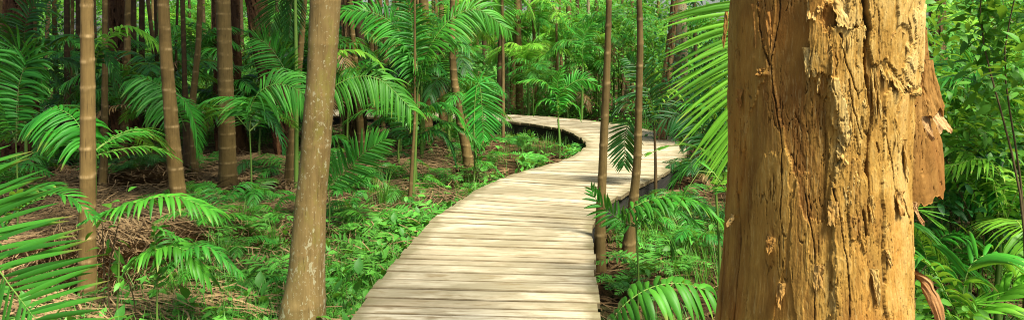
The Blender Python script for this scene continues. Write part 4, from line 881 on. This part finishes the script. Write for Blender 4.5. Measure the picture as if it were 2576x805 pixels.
# ---- procedural palms of the understorey -----------------------------------------------------
def frond_variant(seed, L=1.0, lod=0):
    r = np.random.default_rng(seed); el = r.uniform(.45, 1.2); b = r.uniform(-.12, .12)
    pts = [np.zeros(3), [L*.30*math.cos(el), b*.3, L*.34*math.sin(el)+.04], [L*.62*math.cos(el*.8), b, L*.50*math.sin(el)+.03], [L*.92*math.cos(el*.55), b*1.6, L*(.42*math.sin(el)-.10)]]
    g = Geo(); frond(g, pts, [34, 22][lod], L*r.uniform(.24, .32), L*[.022, .034][lod], droop=r.uniform(.7, 1.5), K=[3, 2][lod], cols=2, r0=.006*L, seed=seed, t0=.18, prof=(.6, .5), side=None, rseg=3)
    return g
FV = {}
for mt in ('mid', 'dark', 'fresh', 'lime', 'vivid', 'dead'):
    FV[mt] = [frond_variant(500+k).mesh('frond', M[mt]) for k in range(8)]
def gen_palm(px, Y, mt, size, seed, hubh, lab='x', group=None, cat='young palm', nf=9, two=None):
    r = np.random.default_rng(seed); x = (px-CX)/F*Y; z = gnd(x, Y)
    root = thing('young_palm', (x, Y, z), lab, cat, group, rz=r.uniform(0, 6.28))
    if hubh > .1:
        g = Geo(); tube(g, [[0, 0, -.05], [.02, 0, hubh*.5], [0, 0, hubh]], [.022*size+.01, .018*size, .012*size], 6, (.5, .2, .8)); link('stem', g.mesh('stem', M['grass']), root)
    for i in range(nf):
        mm = mt if (two is None or r.random() > .4) else two
        link('frond', FV[mm][r.integers(8)], root, (0, 0, hubh), i*2.4+r.uniform(-.3, .3), size*r.uniform(.75, 1.15), 0, r.uniform(-.45, .2))
    if r.random() < .4: link('frond', FV['dead'][r.integers(8)], root, (0, 0, hubh), r.uniform(0, 6), size*.85, 0, r.uniform(.6, 1.0) if hubh > .5 else .3)
    return root
def ok_spot(x, Y, mar=.25):
    A = np.array(LR); ys = Y
    # keep plants off the boardwalk
    for i in range(len(A)-1):
        for t in (0, .25, .5, .75):
            q = A[i]*(1-t)+A[i+1]*t; m = (q[:2]+q[2:])/2
            if math.hypot(x-m[0], Y-m[1]) < .78+mar: return False
    return True
r = np.random.default_rng(77); it = []
# left and centre, dim: behind the first row
spots = []
def band(n, p0, p1, y0, y1, size, mts, hub, nf=9, what=''):
    k = 0; tries = 0
    while k < n and tries < 60*n:
        tries += 1
        px = r.uniform(p0, p1); Y = r.uniform(y0, y1); x = (px-CX)/F*Y
        if not ok_spot(x, Y, size[1]*.35): continue
        if any(math.hypot(x-a, Y-b) < .55 for a, b in spots): continue
        if px > 1300 and px < 1720 and Y < 16 : continue
        spots.append((x, Y)); mt = mts[r.integers(len(mts))]; k += 1
        it.append((px, gen_palm(px, Y, mt, r.uniform(*size), 2000+len(it), r.uniform(*hub), 'x', 'understorey palms in the forest behind', nf=nf, two='mid' if mt == 'dark' else None)))
band(16, -250, 780, 10.2, 13.5, (.8, 1.3), ['dark', 'dark', 'mid'], (.1, 1.3))
band(18, -200, 1150, 13, 19, (1.0, 1.7), ['dark', 'mid', 'mid'], (.2, 2.2))
band(9, 840, 1240, 10.2, 14, (.7, 1.2), ['mid', 'dark', 'mid'], (.1, 1.4))
band(10, 480, 1160, 10.6, 13.5, (.9, 1.4), ['mid', 'mid', 'fresh', 'dark'], (.8, 2.0))
band(5, -150, 480, 9.6, 12.5, (.8, 1.3), ['mid', 'dark'], (.6, 2.0))
band(24, 200, 1800, 17.5, 26, (1.2, 2.0), ['mid', 'fresh', 'fresh', 'lime'], (.1, 2.4))
band(26, 100, 1800, 25, 36, (1.6, 2.6), ['fresh', 'lime', 'lime'], (.2, 3.2))
band(11, 1300, 1720, 16.3, 19, (.9, 1.5), ['fresh', 'lime', 'mid', 'vivid'], (.2, 2.2))
band(9, 1560, 1830, 10.5, 17, (.8, 1.4), ['mid', 'dark', 'fresh'], (.2, 2.0))
band(9, 2330, 2750, 6.5, 13, (.9, 1.5), ['mid', 'fresh', 'dark'], (.2, 1.4))
autolabel(it, 'leafy young palm in the background'); it = []
band(9, 2330, 2760, 4.3, 6.6, (.7, 1.1), ['mid', 'fresh', 'fresh', 'lime'], (.3, 1.5), 8)
autolabel(it, 'arching young palm among the near bushes'); it = []
spots = []
for (px, py, s, mt) in [(455, 700, .42, 'mid'), (520, 640, .5, 'fresh'), (600, 690, .45, 'mid'), (640, 560, .6, 'mid'), (690, 600, .5, 'fresh'), (560, 580, .6, 'mid'), (500, 540, .5, 'fresh'), (420, 560, .5, 'mid'), (350, 480, .5, 'dark'), (520, 470, .45, 'mid'), (910, 500, .7, 'mid'), (1010, 470, .55, 'mid'), (820, 470, .7, 'mid'), (880, 570, .5, 'mid'), (930, 600, .4, 'fresh'), (1000, 530, .45, 'mid'), (870, 520, .55, 'mid'), (1060, 500, .4, 'fresh'), (1120, 470, .35, 'mid'), (480, 760, .4, 'fresh'), (650, 770, .35, 'mid'), (880, 740, .3, 'fresh'),
    (720, 470, .7, 'mid'), (660, 470, .55, 'dark'), (1235, 430, .4, 'fresh'), (1310, 385, .4, 'mid'), (1560, 610, .4, 'mid'), (1650, 590, .5, 'fresh'), (1740, 640, .5, 'mid'), (1700, 560, .6, 'mid'), (1780, 590, .6, 'dark'), (1660, 460, .5, 'mid'), (1740, 470, .6, 'dark'), (120, 470, .7, 'dark'), (20, 500, .8, 'mid'), (270, 470, .5, 'dark'), (390, 470, .45, 'dark'), (1160, 400, .4, 'mid'), (960, 430, .5, 'dark')]:
    Y = GY(py); x = (px-CX)/F*Y
    if not ok_spot(x, Y, .1): x += -.3 if px < 1400 else .3
    it.append((CX+x/Y*F, gen_palm(CX+x/Y*F, Y, mt, s, 5000+len(it), .04, 'x', 'palm seedlings on the forest floor', 'palm seedling', nf=6)))
autolabel(it, 'knee-high palm seedling on the forest floor'); it = []
# ---- shrubs and far foliage -------------------------------------------------------------------
def shrub(px, Y, h, ext, n, size, mt, label, seed, group=None, clumps=22, cat='shrub', stems=2, zc=None, asp=.42):
    r = np.random.default_rng(seed); x = (px-CX)/F*Y; z = gnd(x, Y)
    root = thing('shrub', (x, Y, z), label, cat, group); g = Geo(); zc = zc if zc is not None else h*.55
    leafcloud(g, r, n, (0, 0, zc), ext, size, clumps, asp=asp); link('foliage', g.mesh('foliage', M[mt]), root)
    for i in range(stems):
        g = Geo(); a = r.uniform(0, 6.28); e = np.array([math.cos(a)*ext[0]*.7, math.sin(a)*ext[1]*.7, h*r.uniform(.6, 1.0)])
        tube(g, catmull([[0, 0, -.05], e*.45+r.normal(size=3)*.06, e*.8+r.normal(size=3)*.08, e], 14), np.linspace(.006, .002, 14)*(1+h*.2), 5, (r.random(), 0, 0)); link('branch', g.mesh('branch', M['twig']), root)
    return root
shrub(2440, 4.6, 2.2, (.42, .40, .50), 800, .085, 'shrub', 'leafy green shrub filling the space right of the hanging bark slab', 1, zc=1.50, clumps=26)
shrub(2570, 3.9, 2.6, (.30, .35, .45), 520, .095, 'shrub', 'broad-leaved bush at the upper right picture edge', 2, zc=1.95, clumps=20)
shrub(2390, 6.2, 2.6, (.6, .5, .9), 900, .085, 'shrub', 'tall mid-green bush behind the paperbark on its right', 3, zc=1.5, clumps=26)
shrub(2520, 4.6, 1.2, (.5, .4, .3), 450, .10, 'shrubdark', 'dark leafy bush low beside the right picture edge', 4, zc=1.0, clumps=20)
shrub(2400, 3.6, .9, (.35, .3, .20), 330, .075, 'shrub', 'small bright sprouting bush at the bottom right corner', 5, zc=.62, clumps=16)
shrub(2620, 7.5, 3.2, (1.3, 1, 1.6), 3600, .10, 'shrub', 'big rounded bush behind the right edge foliage', 6, zc=1.8, clumps=36)
shrub(2350, 8.0, 3.2, (1.2, 1, 1.5), 3400, .09, 'shrub', 'tall bush beyond the mottled trunk right of the paperbark', 7, zc=1.8, clumps=36)
shrub(2480, 11, 4, (2.2, 1.4, 2.0), 6000, .11, 'far', 'bright far bush seen above the right-hand shrubs', 8, zc=2.2, clumps=50)
shrub(1560, 17.5, 3.6, (1.0, .8, 1.9), 2100, .085, 'shrub', 'tall leafy shrub behind the boardwalk-edge palms', 9, zc=2.0, clumps=46)
shrub(1480, 19.5, 3.6, (1.1, .8, 2.1), 2200, .09, 'far', 'bright leafy shrub beyond the far bend of the boardwalk', 10, zc=2.0, clumps=46)
shrub(1640, 15.5, 3.4, (1.0, .7, 1.8), 2200, .085, 'shrub', 'dark-green tall shrub between the two slim palms and the pale trunk', 11, zc=1.8, clumps=46)
shrub(1755, 11.5, 2.6, (.7, .6, 1.4), 2600, .08, 'shrubdark', 'shaded bush left of the big paperbark behind the lime frond', 12, zc=1.4, clumps=36)
shrub(1330, 18.5, 1.2, (1.3, .6, .6), 2600, .08, 'far', 'low bright bush behind the far boardwalk stretch', 13, zc=.55, clumps=26)
shrub(1440, 17.2, .9, (1.2, .4, .42), 2000, .07, 'shrub', 'low hedge-like bush bordering the far side of the boardwalk bend', 14, zc=.38, clumps=26)
shrub(1650, 14.8, .8, (1.1, .4, .40), 1800, .065, 'fern', 'low ferny bush outside the boardwalk curve', 15, zc=.35, clumps=26)
shrub(990, 17.5, 3.4, (1.3, .8, 1.8), 3600, .08, 'shrubdark', 'dark leafy shrub behind the tall central young palm', 16, zc=1.9, clumps=40)
shrub(650, 17.5, 1.5, (1.3, .8, .8), 2600, .08, 'shrub', 'mid-green bush in the distance behind the thick brown palm', 17, zc=.8, clumps=30)
shrub(380, 16.5, 1.6, (1.6, .8, .8), 2600, .08, 'shrub', 'low bush in the distance behind the leaning ringed palm', 18, zc=.8, clumps=30)
shrub(60, 15.5, 3.8, (2.2, .9, 2.0), 5200, .09, 'shrubdark', 'dark mass of bush behind the far left trunks', 19, zc=1.9, clumps=46)
A_ = np.array(LR); MID = np.concatenate([((A_[i]*(1-t)+A_[i+1]*t)[:2]+(A_[i]*(1-t)+A_[i+1]*t)[2:])/2 for i in range(len(A_)-1) for t in np.linspace(0, 1, 6)]).reshape(-1, 2)
def deckdist(x, y):
    d = np.full(np.shape(x), 1e9)
    for m in MID: d = np.minimum(d, np.hypot(x-m[0], y-m[1]))
    return d
def wall():
    r = np.random.default_rng(9)
    for nm, lb, n, y0, y1, x0, x1, mt, sz, zt in (('distant_undergrowth', 'bright low undergrowth covering the far forest floor', 60000, 19, 36, -26, 20, 'far', .17, 1.1), ('distant_foliage', 'sunlit mass of distant forest foliage closing the view', 135000, 34, 48, -44, 34, 'far', .36, 14), ('distant_trees', 'shadowed far forest foliage on the left', 62000, 22, 30, -27, -7, 'shrub', .15, 7)):
        g = Geo(); nc = 420
        cx = r.uniform(x0, x1, nc); cy = r.uniform(y0, y1, nc); cz = r.uniform(0, 1, nc)**.8*zt
        k = r.integers(0, nc, n); sd = .55*(y0/30)
        dk = deckdist(cx, cy) < 2.2; cz = np.where(dk, -3, cz)
        p = np.c_[cx[k], cy[k], cz[k]+.2+(gz(cx, cy)[k] if zt < 2 else 0)]+r.normal(size=(n, 3))*np.array([sd, sd, sd*.62])
        g2 = Geo(); D = r.normal(size=(n, 3)); D[:, 2] = D[:, 2]*.5-.35; D = unit(D); up = unit(np.cross(D, r.normal(size=(n, 3)))*.7+[0, -.3, .8]); S = unit(np.cross(D, up)); ln = sz*r.uniform(.5, 1.3, n)[:, None]
        V = np.stack([p-S*ln*.05, p+D*ln*.5-S*ln*.24, p+D*ln, p+D*ln*.5+S*ln*.24], 1); T = np.zeros((n, 4, 3)); T[..., 0] = np.clip(r.random(n)*.6+.4*r.random(nc)[k], 0, 1)[:, None]
        g.add(V.reshape(-1, 3), np.arange(n*4).reshape(-1, 4), T.reshape(-1, 3))
        tag(link(nm, g.mesh(nm, M[mt])), lb, 'foliage', None, 'stuff')
wall()
# ---- forest floor debris and ground cover -------------------------------------------------------
def sample_floor(r, n, x0, x1, y0, y1, dens):
    out = []
    while sum(len(o) for o in out) < n:
        x = r.uniform(x0, x1, n); y = y0*(y1/y0)**r.random(n)
        keep = (r.random(n) < dens(x, y)) & (x > -y*.80-1) & (x < y*.80+1)
        out.append(np.c_[x, y][keep])
    return np.concatenate(out)[:n]
def straw(name, label, n, x0, x1, y0, y1, dens, ln, wd, mt, seed, hmax=.10, dirs=.35):
    r = np.random.default_rng(seed); q = sample_floor(r, n, x0, x1, y0, y1, dens); x, y = q[:, 0], q[:, 1]
    base = fbm(x*.9, y*.9, seed, 2)*9+fbm(x*3, y*3, seed+1, 2)*2
    a = base+r.normal(size=n)*dirs; L = r.uniform(*ln, n); w = r.uniform(*wd, n); cv = r.normal(size=n)*.9; z0 = gz(x, y)+r.random(n)**1.5*hmax+.004
    K = 4; V = np.zeros((n, K+1, 2, 3)); px, py = x.copy(), y.copy(); el = r.normal(size=n)*.16
    arch = r.uniform(0, .10, n)*L
    for j in range(K+1):
        s = j/K; ww = w*(1-.75*abs(s-.35)**1.5); nx, ny = -np.sin(a), np.cos(a)
        z = np.maximum(z0+el*L*(s-.5)+arch*math.sin(s*math.pi), gz(px, py)+.003)
        tw = r.normal(size=n)*.3
        V[:, j, 0] = np.c_[px-nx*ww/2, py-ny*ww/2, z-ww*.3*tw]; V[:, j, 1] = np.c_[px+nx*ww/2, py+ny*ww/2, z+ww*.5]
        px = px+np.cos(a)*L/K; py = py+np.sin(a)*L/K; a = a+cv/K
    T = np.zeros((n, K+1, 2, 3)); T[..., 0] = r.random(n)[:, None, None]
    Q = np.arange(n)[:, None, None]*(K+1)*2+grid_quads(K+1, 2)[None]
    g = Geo(); g.add(V.reshape(-1, 3), Q.reshape(-1, 4), T.reshape(-1, 3))
    return tag(link(name, g.mesh(name, M[mt], smooth=False)), label, 'leaf litter', None, 'stuff')
def d_left(x, y):
    d = deckdist(x, y); heap = np.exp(-(((x+3.5)/1.3)**2+((y-6.6)/1.4)**2))*2.2+np.exp(-(((x+4)/2.0)**2+((y-9.9)/1.6)**2))*1.4+np.exp(-(((x+2.2)/.7)**2+((y-5.0)/.5)**2))*.5
    return np.where(d > .75, np.clip(0.02+.25*sst(.45, .7, fbm(x*1.2, y*1.2, 5, 2))+heap, 0, 1), 0)
def d_any(x, y):
    return np.where(deckdist(x, y) > .70, .25+.75*sst(.4, .65, fbm(x*1.5, y*1.5, 15, 3)), 0)
def d_near(x, y): return np.where(deckdist(x, y) > .8, np.clip(np.exp(-(((x+3.5)/1.5)**2+((y-6.0)/1.3)**2))*1.6+.02, 0, 1), 0)
straw('palm_straw', 'bright heap of dry fallen palm straw on the forest floor at left', 15000, -8, -.8, 3.4, 9, d_near, (.16, .55), (.004, .012), 'straw', 1, .15)
straw('palm_straw', 'brown tangle of palm straw darkened for canopy shade between the left trunks', 26000, -11, -.3, 7, 16, d_left, (.16, .6), (.005, .013), 'strawdim', 4, .16, .7)
straw('leaf_litter', 'brown dead leaf and twig litter covering the forest floor', 34000, -12, 7, 3.0, 20, d_any, (.05, .22), (.006, .022), 'deadleaf', 2, .035, 2.0)
straw('leaf_litter', 'scattered pale dry leaf strips on the forest floor', 4500, -9, 6, 3.0, 17, d_any, (.08, .35), (.004, .010), 'straw', 3, .045, 1.5)
# grass and small greens
def grass(name, label, n, x0, x1, y0, y1, dens, h, mt, seed, w=.006):
    r = np.random.default_rng(seed); q = sample_floor(r, n, x0, x1, y0, y1, dens); x, y = q[:, 0], q[:, 1]
    K = 4; a = r.uniform(0, 6.28, n); L = r.uniform(*h, n); bend = r.uniform(.3, 1.5, n); V = np.zeros((n, K+1, 2, 3)); p = np.c_[x, y, gz(x, y)-.01]; wv = w*r.uniform(.6, 1.4, n)
    for j in range(K+1):
        s = j/K; th = .15+bend*s; ww = (wv*(1-s**1.6*.93))[:, None]; sd = np.c_[-np.sin(a), np.cos(a), 0*a]
        V[:, j, 0] = p-sd*ww/2; V[:, j, 1] = p+sd*ww/2; p = p+np.c_[np.cos(a)*np.sin(th), np.sin(a)*np.sin(th), np.cos(th)]*(L/K)[:, None]
    T = np.zeros((n, K+1, 2, 3)); T[..., 0] = r.random(n)[:, None, None]; T[..., 1] = (np.arange(K+1)/K)[None, :, None]
    g = Geo(); g.add(V.reshape(-1, 3), (np.arange(n)[:, None, None]*(K+1)*2+grid_quads(K+1, 2)[None]).reshape(-1, 4), T.reshape(-1, 3))
    return g
def d_grass(x, y):
    d = deckdist(x, y); m = sst(.48, .62, fbm(x*1.3+7, y*1.3, 25, 3))*.5+np.exp(-(((x+1.9)/1.0)**2+((y-5.2)/1.2)**2))*1.1
    heap = np.exp(-(((x+3.5)/1.2)**2+((y-6.6)/1.4)**2))*2.2+np.exp(-(((x+4)/2.0)**2+((y-9.9)/1.6)**2))*1.4
    return np.where(d > .80, np.clip(m-heap, 0, 1), 0)
g = grass('g', '', 26000, -9, 6, 3.0, 16, d_grass, (.08, .34), 'grass', 31)
tag(link('grass', g.mesh('grass', M['grass'])), 'thin green grass growing through the litter beside the boardwalk', 'grass', None, 'stuff')
def fern_geo(seed, L=.28, n=6, lod=0):
    g = Geo(); r = np.random.default_rng(seed)
    for i in range(n):
        a = i*6.28/n+r.uniform(-.4, .4); l = L*r.uniform(.7, 1.2); el = r.uniform(.5, 1.2); d = np.array([math.cos(a), math.sin(a), 0]); 
        pts = [d*.01, d*l*.35*math.cos(el)+[0, 0, l*.38*math.sin(el)], d*l*.7*math.cos(el*.7)+[0, 0, l*.5*math.sin(el)], d*l*math.cos(el*.6)+[0, 0, l*.42*math.sin(el)]]
        frond(g, pts, 15, l*.30, l*.055, droop=.3, K=2, cols=2, r0=.0022, seed=seed*7+i, t0=.15, ang=(80, 55), prof=(.9, .15), rseg=3)
    return g
def sprout_geo(seed, h=.18, leaf=.07, n=9):
    g = Geo(); r = np.random.default_rng(seed); st = catmull([[0, 0, -.01], [.01, .01, h*.5], [r.normal()*.03, r.normal()*.03, h]], 8); tube(g, st, .0022, 4, (.4, .2, .8))
    for i in range(n):
        q = st[min(7, 2+i*6//n)]; leafcloud(g, r, 1, q+r.normal(size=3)*[.03, .03, .012], (.001,)*3, leaf, 1, asp=.6, flat=.35)
    return g
fern_me = [fern_geo(i).mesh('fronds', M['fern']) for i in range(5)]
def d_green(x, y):
    d = deckdist(x, y); return np.where(d > .84, np.clip(sst(.45, .6, fbm(x*1.6+3, y*1.6, 35, 3))*.55+np.exp(-((d-1.0)/.35)**2)*.45+np.exp(-(((x+1.7)/1.2)**2+((y-5.8)/2.0)**2))*.9-np.exp(-(((x+3.5)/1.2)**2+((y-6.6)/1.4)**2))*2-np.exp(-(((x+4)/2.0)**2+((y-9.9)/1.6)**2)), 0, 1)*np.where((y > 7.7)&(y < 13), .35, 1)*np.where((x > .3)&(y < 13), .4, 1), 0)
# carpet of tiny ferns and sprouts (uncountable)
r = np.random.default_rng(8); q = sample_floor(r, 2000, -10, 6, 3.2, 18, d_green); base = [fern_geo(40+i, .17, 5) for i in range(4)]+[sprout_geo(60+i, .12, .055, 7) for i in range(5)]
g = Geo()
for i, (x, y) in enumerate(q):
    b = base[r.integers(len(base))]; a = r.uniform(0, 6.28); c, s = math.cos(a), math.sin(a); k = r.uniform(.7, 1.9); z = gnd(x, y)
    Rm = np.array([[c, s, 0], [-s, c, 0], [0, 0, 1]])
    for V, Q, T in zip([np.concatenate(b.V)], [np.concatenate(b.Q)], [np.concatenate(b.T)]): 
        g.add(V@Rm*k+[x, y, z], Q, T)
tag(link('ground_cover', g.mesh('ground_cover', M['fern'])), 'low carpet of little ferns and seedlings on the forest floor', 'ground cover', None, 'stuff')
# countable ferns and sprouts
fitems = []; r = np.random.default_rng(18)
fsp = [(905, 655), (950, 640), (890, 700), (930, 700), (1010, 575), (1040, 580), (985, 600), (1120, 515), (1095, 545), (700, 735), (735, 745), (480, 760), (600, 720), (1350, 405), (1330, 412), (1440, 388), (840, 560), (860, 590), (560, 640), (640, 610), (1650, 640), (1700, 610), (1620, 690), (1560, 720), (1720, 680), (1090, 470), (100, 500), (60, 480), (280, 460)]
for i, (px, py) in enumerate(fsp):
    Y = GY(py+14); x = (px-CX)/F*Y
    if not ok_spot(x, Y, .08): x = x-.25 if px < 1400 else x+.3
    o = thing('fern', (x, Y, gnd(x, Y)), 'x', 'fern', 'small ferns on the forest floor', r.uniform(0, 6.28), r.uniform(1.0, 1.8)); link('fronds', fern_me[i % 5], o)
    fitems.append((CX+x/Y*F, o))
autolabel(fitems, 'small green fern on the ground')
sp = [(928, 700, 'sprout with rounded blue-green leaves beside the boardwalk edge near the bottom', 3.6), (865, 760, 'sprout with rounded leaves at the foot of the white-spotted trunk', 3.2), (590, 520, 'pale-leaved seedling left of the white-spotted trunk', 3), (1710, 650, 'rounded-leaf seedling right of the boardwalk below the drooping frond', 3.6), (1760, 620, 'leafy seedling close to the left foot of the big paperbark', 3.6), (380, 770, 'heart-leaved seedling at the bottom between the first two ringed palms', 3), (1370, 370, 'tiny seedling before the dark underside of the boardwalk bend', 2.2), (2330, 780, 'leafy sprout under the curled bark strip', 3.4)]
for i, (px, py, lb, k) in enumerate(sp):
    Y = GY(py+40); x = (px-CX)/F*Y; g = Geo(); b = sprout_geo(80+i, .13*k/2, .085, 12)
    for V, Q, T in zip(b.V, b.Q, b.T): g.add(V, Q-0*Q, T) if False else None
    o = thing('seedling', (x, Y, gnd(x, Y)), lb, 'seedling'); link('leaves', b.mesh('leaves', M['fern' if i % 2 == 0 else 'shrub']), o)
# tall weedy saplings at left front
for i, (px, Y, h, lb) in enumerate([(285, 4.7, 1.0, 'thin dark-stemmed weed with few leaves beside the bold-ringed palm base'), (262, 4.75, .85, 'spindly green weed touching the bold-ringed palm base'), (325, 4.6, .7, 'short thin weed halfway between the first two ringed palms')]):
    x = (px-CX)/F*Y; o = thing('weed', (x, Y, gnd(x, Y)), lb, 'weed'); r = np.random.default_rng(i); g = Geo(); st = catmull([[0, 0, -.02], [.03*(i-1), 0, h*.4], [.10-.12*i, 0, h]], 14); tube(g, st, np.linspace(.006, .0025, 14), 5, (.2, 0, 0)); link('stem', g.mesh('stem', M['twig']), o)
    g = Geo()
    for j in range(9): leafcloud(g, r, 1, st[4+j]+r.normal(size=3)*.035, (.001,)*3, .09, 1, asp=.5, flat=.3)
    link('leaves', g.mesh('leaves', M['shrub']), o)
# grass tufts
for i, (px, py, h, lb) in enumerate([(965, 545, .55, 'big tuft of long grass between white-spotted trunk and boardwalk'), (935, 520, .42, 'grass tuft just left of the biggest grass tuft'), (620, 610, .45, 'grass tuft left of the white-spotted trunk'), (560, 700, .40, 'grass tuft below the leaning ringed palm base'), (430, 800, .45, 'grass tuft at the bottom edge between ringed palms'), (680, 660, .4, 'grass tuft touching the white-spotted trunk on its left'), (880, 600, .35, 'grass tuft just right of the white-spotted trunk base')]):
    Y = GY(py); x = (px-CX)/F*Y; r = np.random.default_rng(i+70); g = Geo(); n = 70; K = 5; a = r.uniform(0, 6.28, n); L = h*r.uniform(.5, 1.15, n); p = np.c_[r.normal(size=(n, 2))*.045, np.zeros(n)-.01]; V = np.zeros((n, K+1, 2, 3)); bend = r.uniform(.5, 1.9, n); w = r.uniform(.005, .010, n)
    for j in range(K+1):
        s = j/K; th = .08+bend*s**1.5; ww = (w*(1-s**1.6*.93))[:, None]; sd = np.c_[-np.sin(a), np.cos(a), 0*a]
        V[:, j, 0] = p-sd*ww/2; V[:, j, 1] = p+sd*ww/2; p = p+np.c_[np.cos(a)*np.sin(th), np.sin(a)*np.sin(th), np.cos(th)]*(L/K)[:, None]
    T = np.zeros((n, K+1, 2, 3)); T[..., 0] = r.random(n)[:, None, None]; T[..., 1] = (np.arange(K+1)/K)[None, :, None]
    g.add(V.reshape(-1, 3), (np.arange(n)[:, None, None]*(K+1)*2+grid_quads(K+1, 2)[None]).reshape(-1, 4), T.reshape(-1, 3))
    tag(link('grass_tuft', g.mesh('grass_tuft', M['grass']), None, (x, Y, gnd(x, Y))), lb, 'grass tuft', 'tufts of long grass')
# fallen logs, sheaths and sticks
def log(label, p0, p1, rad, mt='log', seed=0, name='fallen_log', cat='log', lift=.0):
    (ax, ay), (bx, by) = p0, p1; Ya, Yb = GY(ay), GY(by); A = P(ax, ay, Ya); B = P(bx, by, Yb); A[2] = gnd(A[0], Ya)+rad*.6+lift; B[2] = gnd(B[0], Yb)+rad*.6
    r = np.random.default_rng(seed); m = (A+B)/2+r.normal(size=3)*[.04, .04, .015]; C = catmull([A, m, B], 24); g = Geo()
    tube(g, C-A, rad*(1+.25*(fbm(np.linspace(0, 5, 24), np.zeros(24), seed, 3)-.5)), 10, (r.random(), 0, 0))
    tag(link(name, g.mesh(name, M[mt]), None, A), label, cat)
log('pale fallen palm log lying behind the bold-ringed palm', (130, 552), (395, 560), .028, 'straw', 1)
log('thin grey fallen branch lying before the low spreading palm', (985, 385), (1130, 418), .035, 'log', 2)
log('dark fallen branch near the foot of the dark leaning palm', (1060, 400), (1250, 448), .028, 'twig', 3)
log('pale stick slanting toward the boardwalk edge', (1158, 497), (1215, 452), .012, 'straw', 4, 'fallen_stick', 'stick')
log('short split palm sheath at the foot of the leaning ringed palm', (395, 592), (535, 602), .022, 'straw', 5)
log('fallen palm stalk right of the boardwalk under the fronds', (1560, 700), (1730, 694), .026, 'twig', 6)
log('broken brown stalk behind the slim palms on the right', (1640, 500), (1790, 470), .03, 'log', 7)
log('pale fallen log left of the leaning ringed palm in the litter', (320, 452), (420, 440), .03, 'straw', 8)
log('second brown log in the litter behind the thick brown palm', (500, 428), (720, 445), .035, 'log', 9)
log('long thin pale stick in the litter left of the thick brown palm', (470, 470), (560, 440), .014, 'straw', 10, 'fallen_stick', 'stick')
log('curved thin twig crossing the lower right foliage', (2290, 740), (2700, 600), .008, 'twig', 11, 'fallen_stick', 'stick', .55)
# upright dead stub beside the tall central young palm
tr = palm_trunk('thin broken dead stub beside the tall central young palm', [(1042, 322, 7), (1036, 420, 9), (1030, 520, 11)], 8.2, 'bark_mid', 1.05+.0, (.2, .4), 95, 10, crown=False, name='dead_stump', cat='stump', group=None)
# ---- light, world, camera --------------------------------------------------------------------------
w = bpy.data.worlds.new('World'); scn.world = w; w.use_nodes = True; nt = w.node_tree; nt.nodes.clear()
sky = nt.nodes.new('ShaderNodeTexSky'); sky.sky_type = 'NISHITA'; sky.sun_disc = False
EL, AZ = R_(56), R_(137)     # azimuth measured clockwise from +Y: behind the camera, to the right
sky.sun_elevation = EL; sky.sun_rotation = AZ; sky.air_density = 1.0; sky.dust_density = 3.0; sky.ozone_density = .6
bg = nt.nodes.new('ShaderNodeBackground'); bg.inputs[1].default_value = .072; o = nt.nodes.new('ShaderNodeOutputWorld')
nt.links.new(sky.outputs[0], bg.inputs[0]); nt.links.new(bg.outputs[0], o.inputs[0])
sd = bpy.data.lights.new('sun', 'SUN'); sd.energy = 4.6; sd.angle = R_(16); sd.color = (1, .93, .78)
so = bpy.data.objects.new('sun', sd); COL.objects.link(so)
from mathutils import Vector
dvec = Vector((math.sin(AZ)*math.cos(EL), math.cos(AZ)*math.cos(EL), math.sin(EL)))
so.rotation_euler = dvec.to_track_quat('Z', 'Y').to_euler(); so.location = (0, -5, 20)
cam = bpy.data.cameras.new('camera'); co = bpy.data.objects.new('camera', cam); COL.objects.link(co); scn.camera = co
co.location = (0, 0, CZ); co.rotation_euler = (R_(90), 0, 0); cam.sensor_width = 36; cam.lens = 36*F/2576; cam.shift_y = -(402.5-HY)/2576; cam.clip_end = 500; cam.clip_start = .05
vs = scn.view_settings; vs.view_transform = 'Standard'; vs.look = 'None'; vs.gamma = 1; vs.exposure = 1.38
cy = scn.cycles; cy.max_bounces = 8; cy.diffuse_bounces = 4; cy.transmission_bounces = 6; cy.glossy_bounces = 2; cy.use_denoising = True; cy.filter_width = 1.05; cy.sample_clamp_indirect = 6
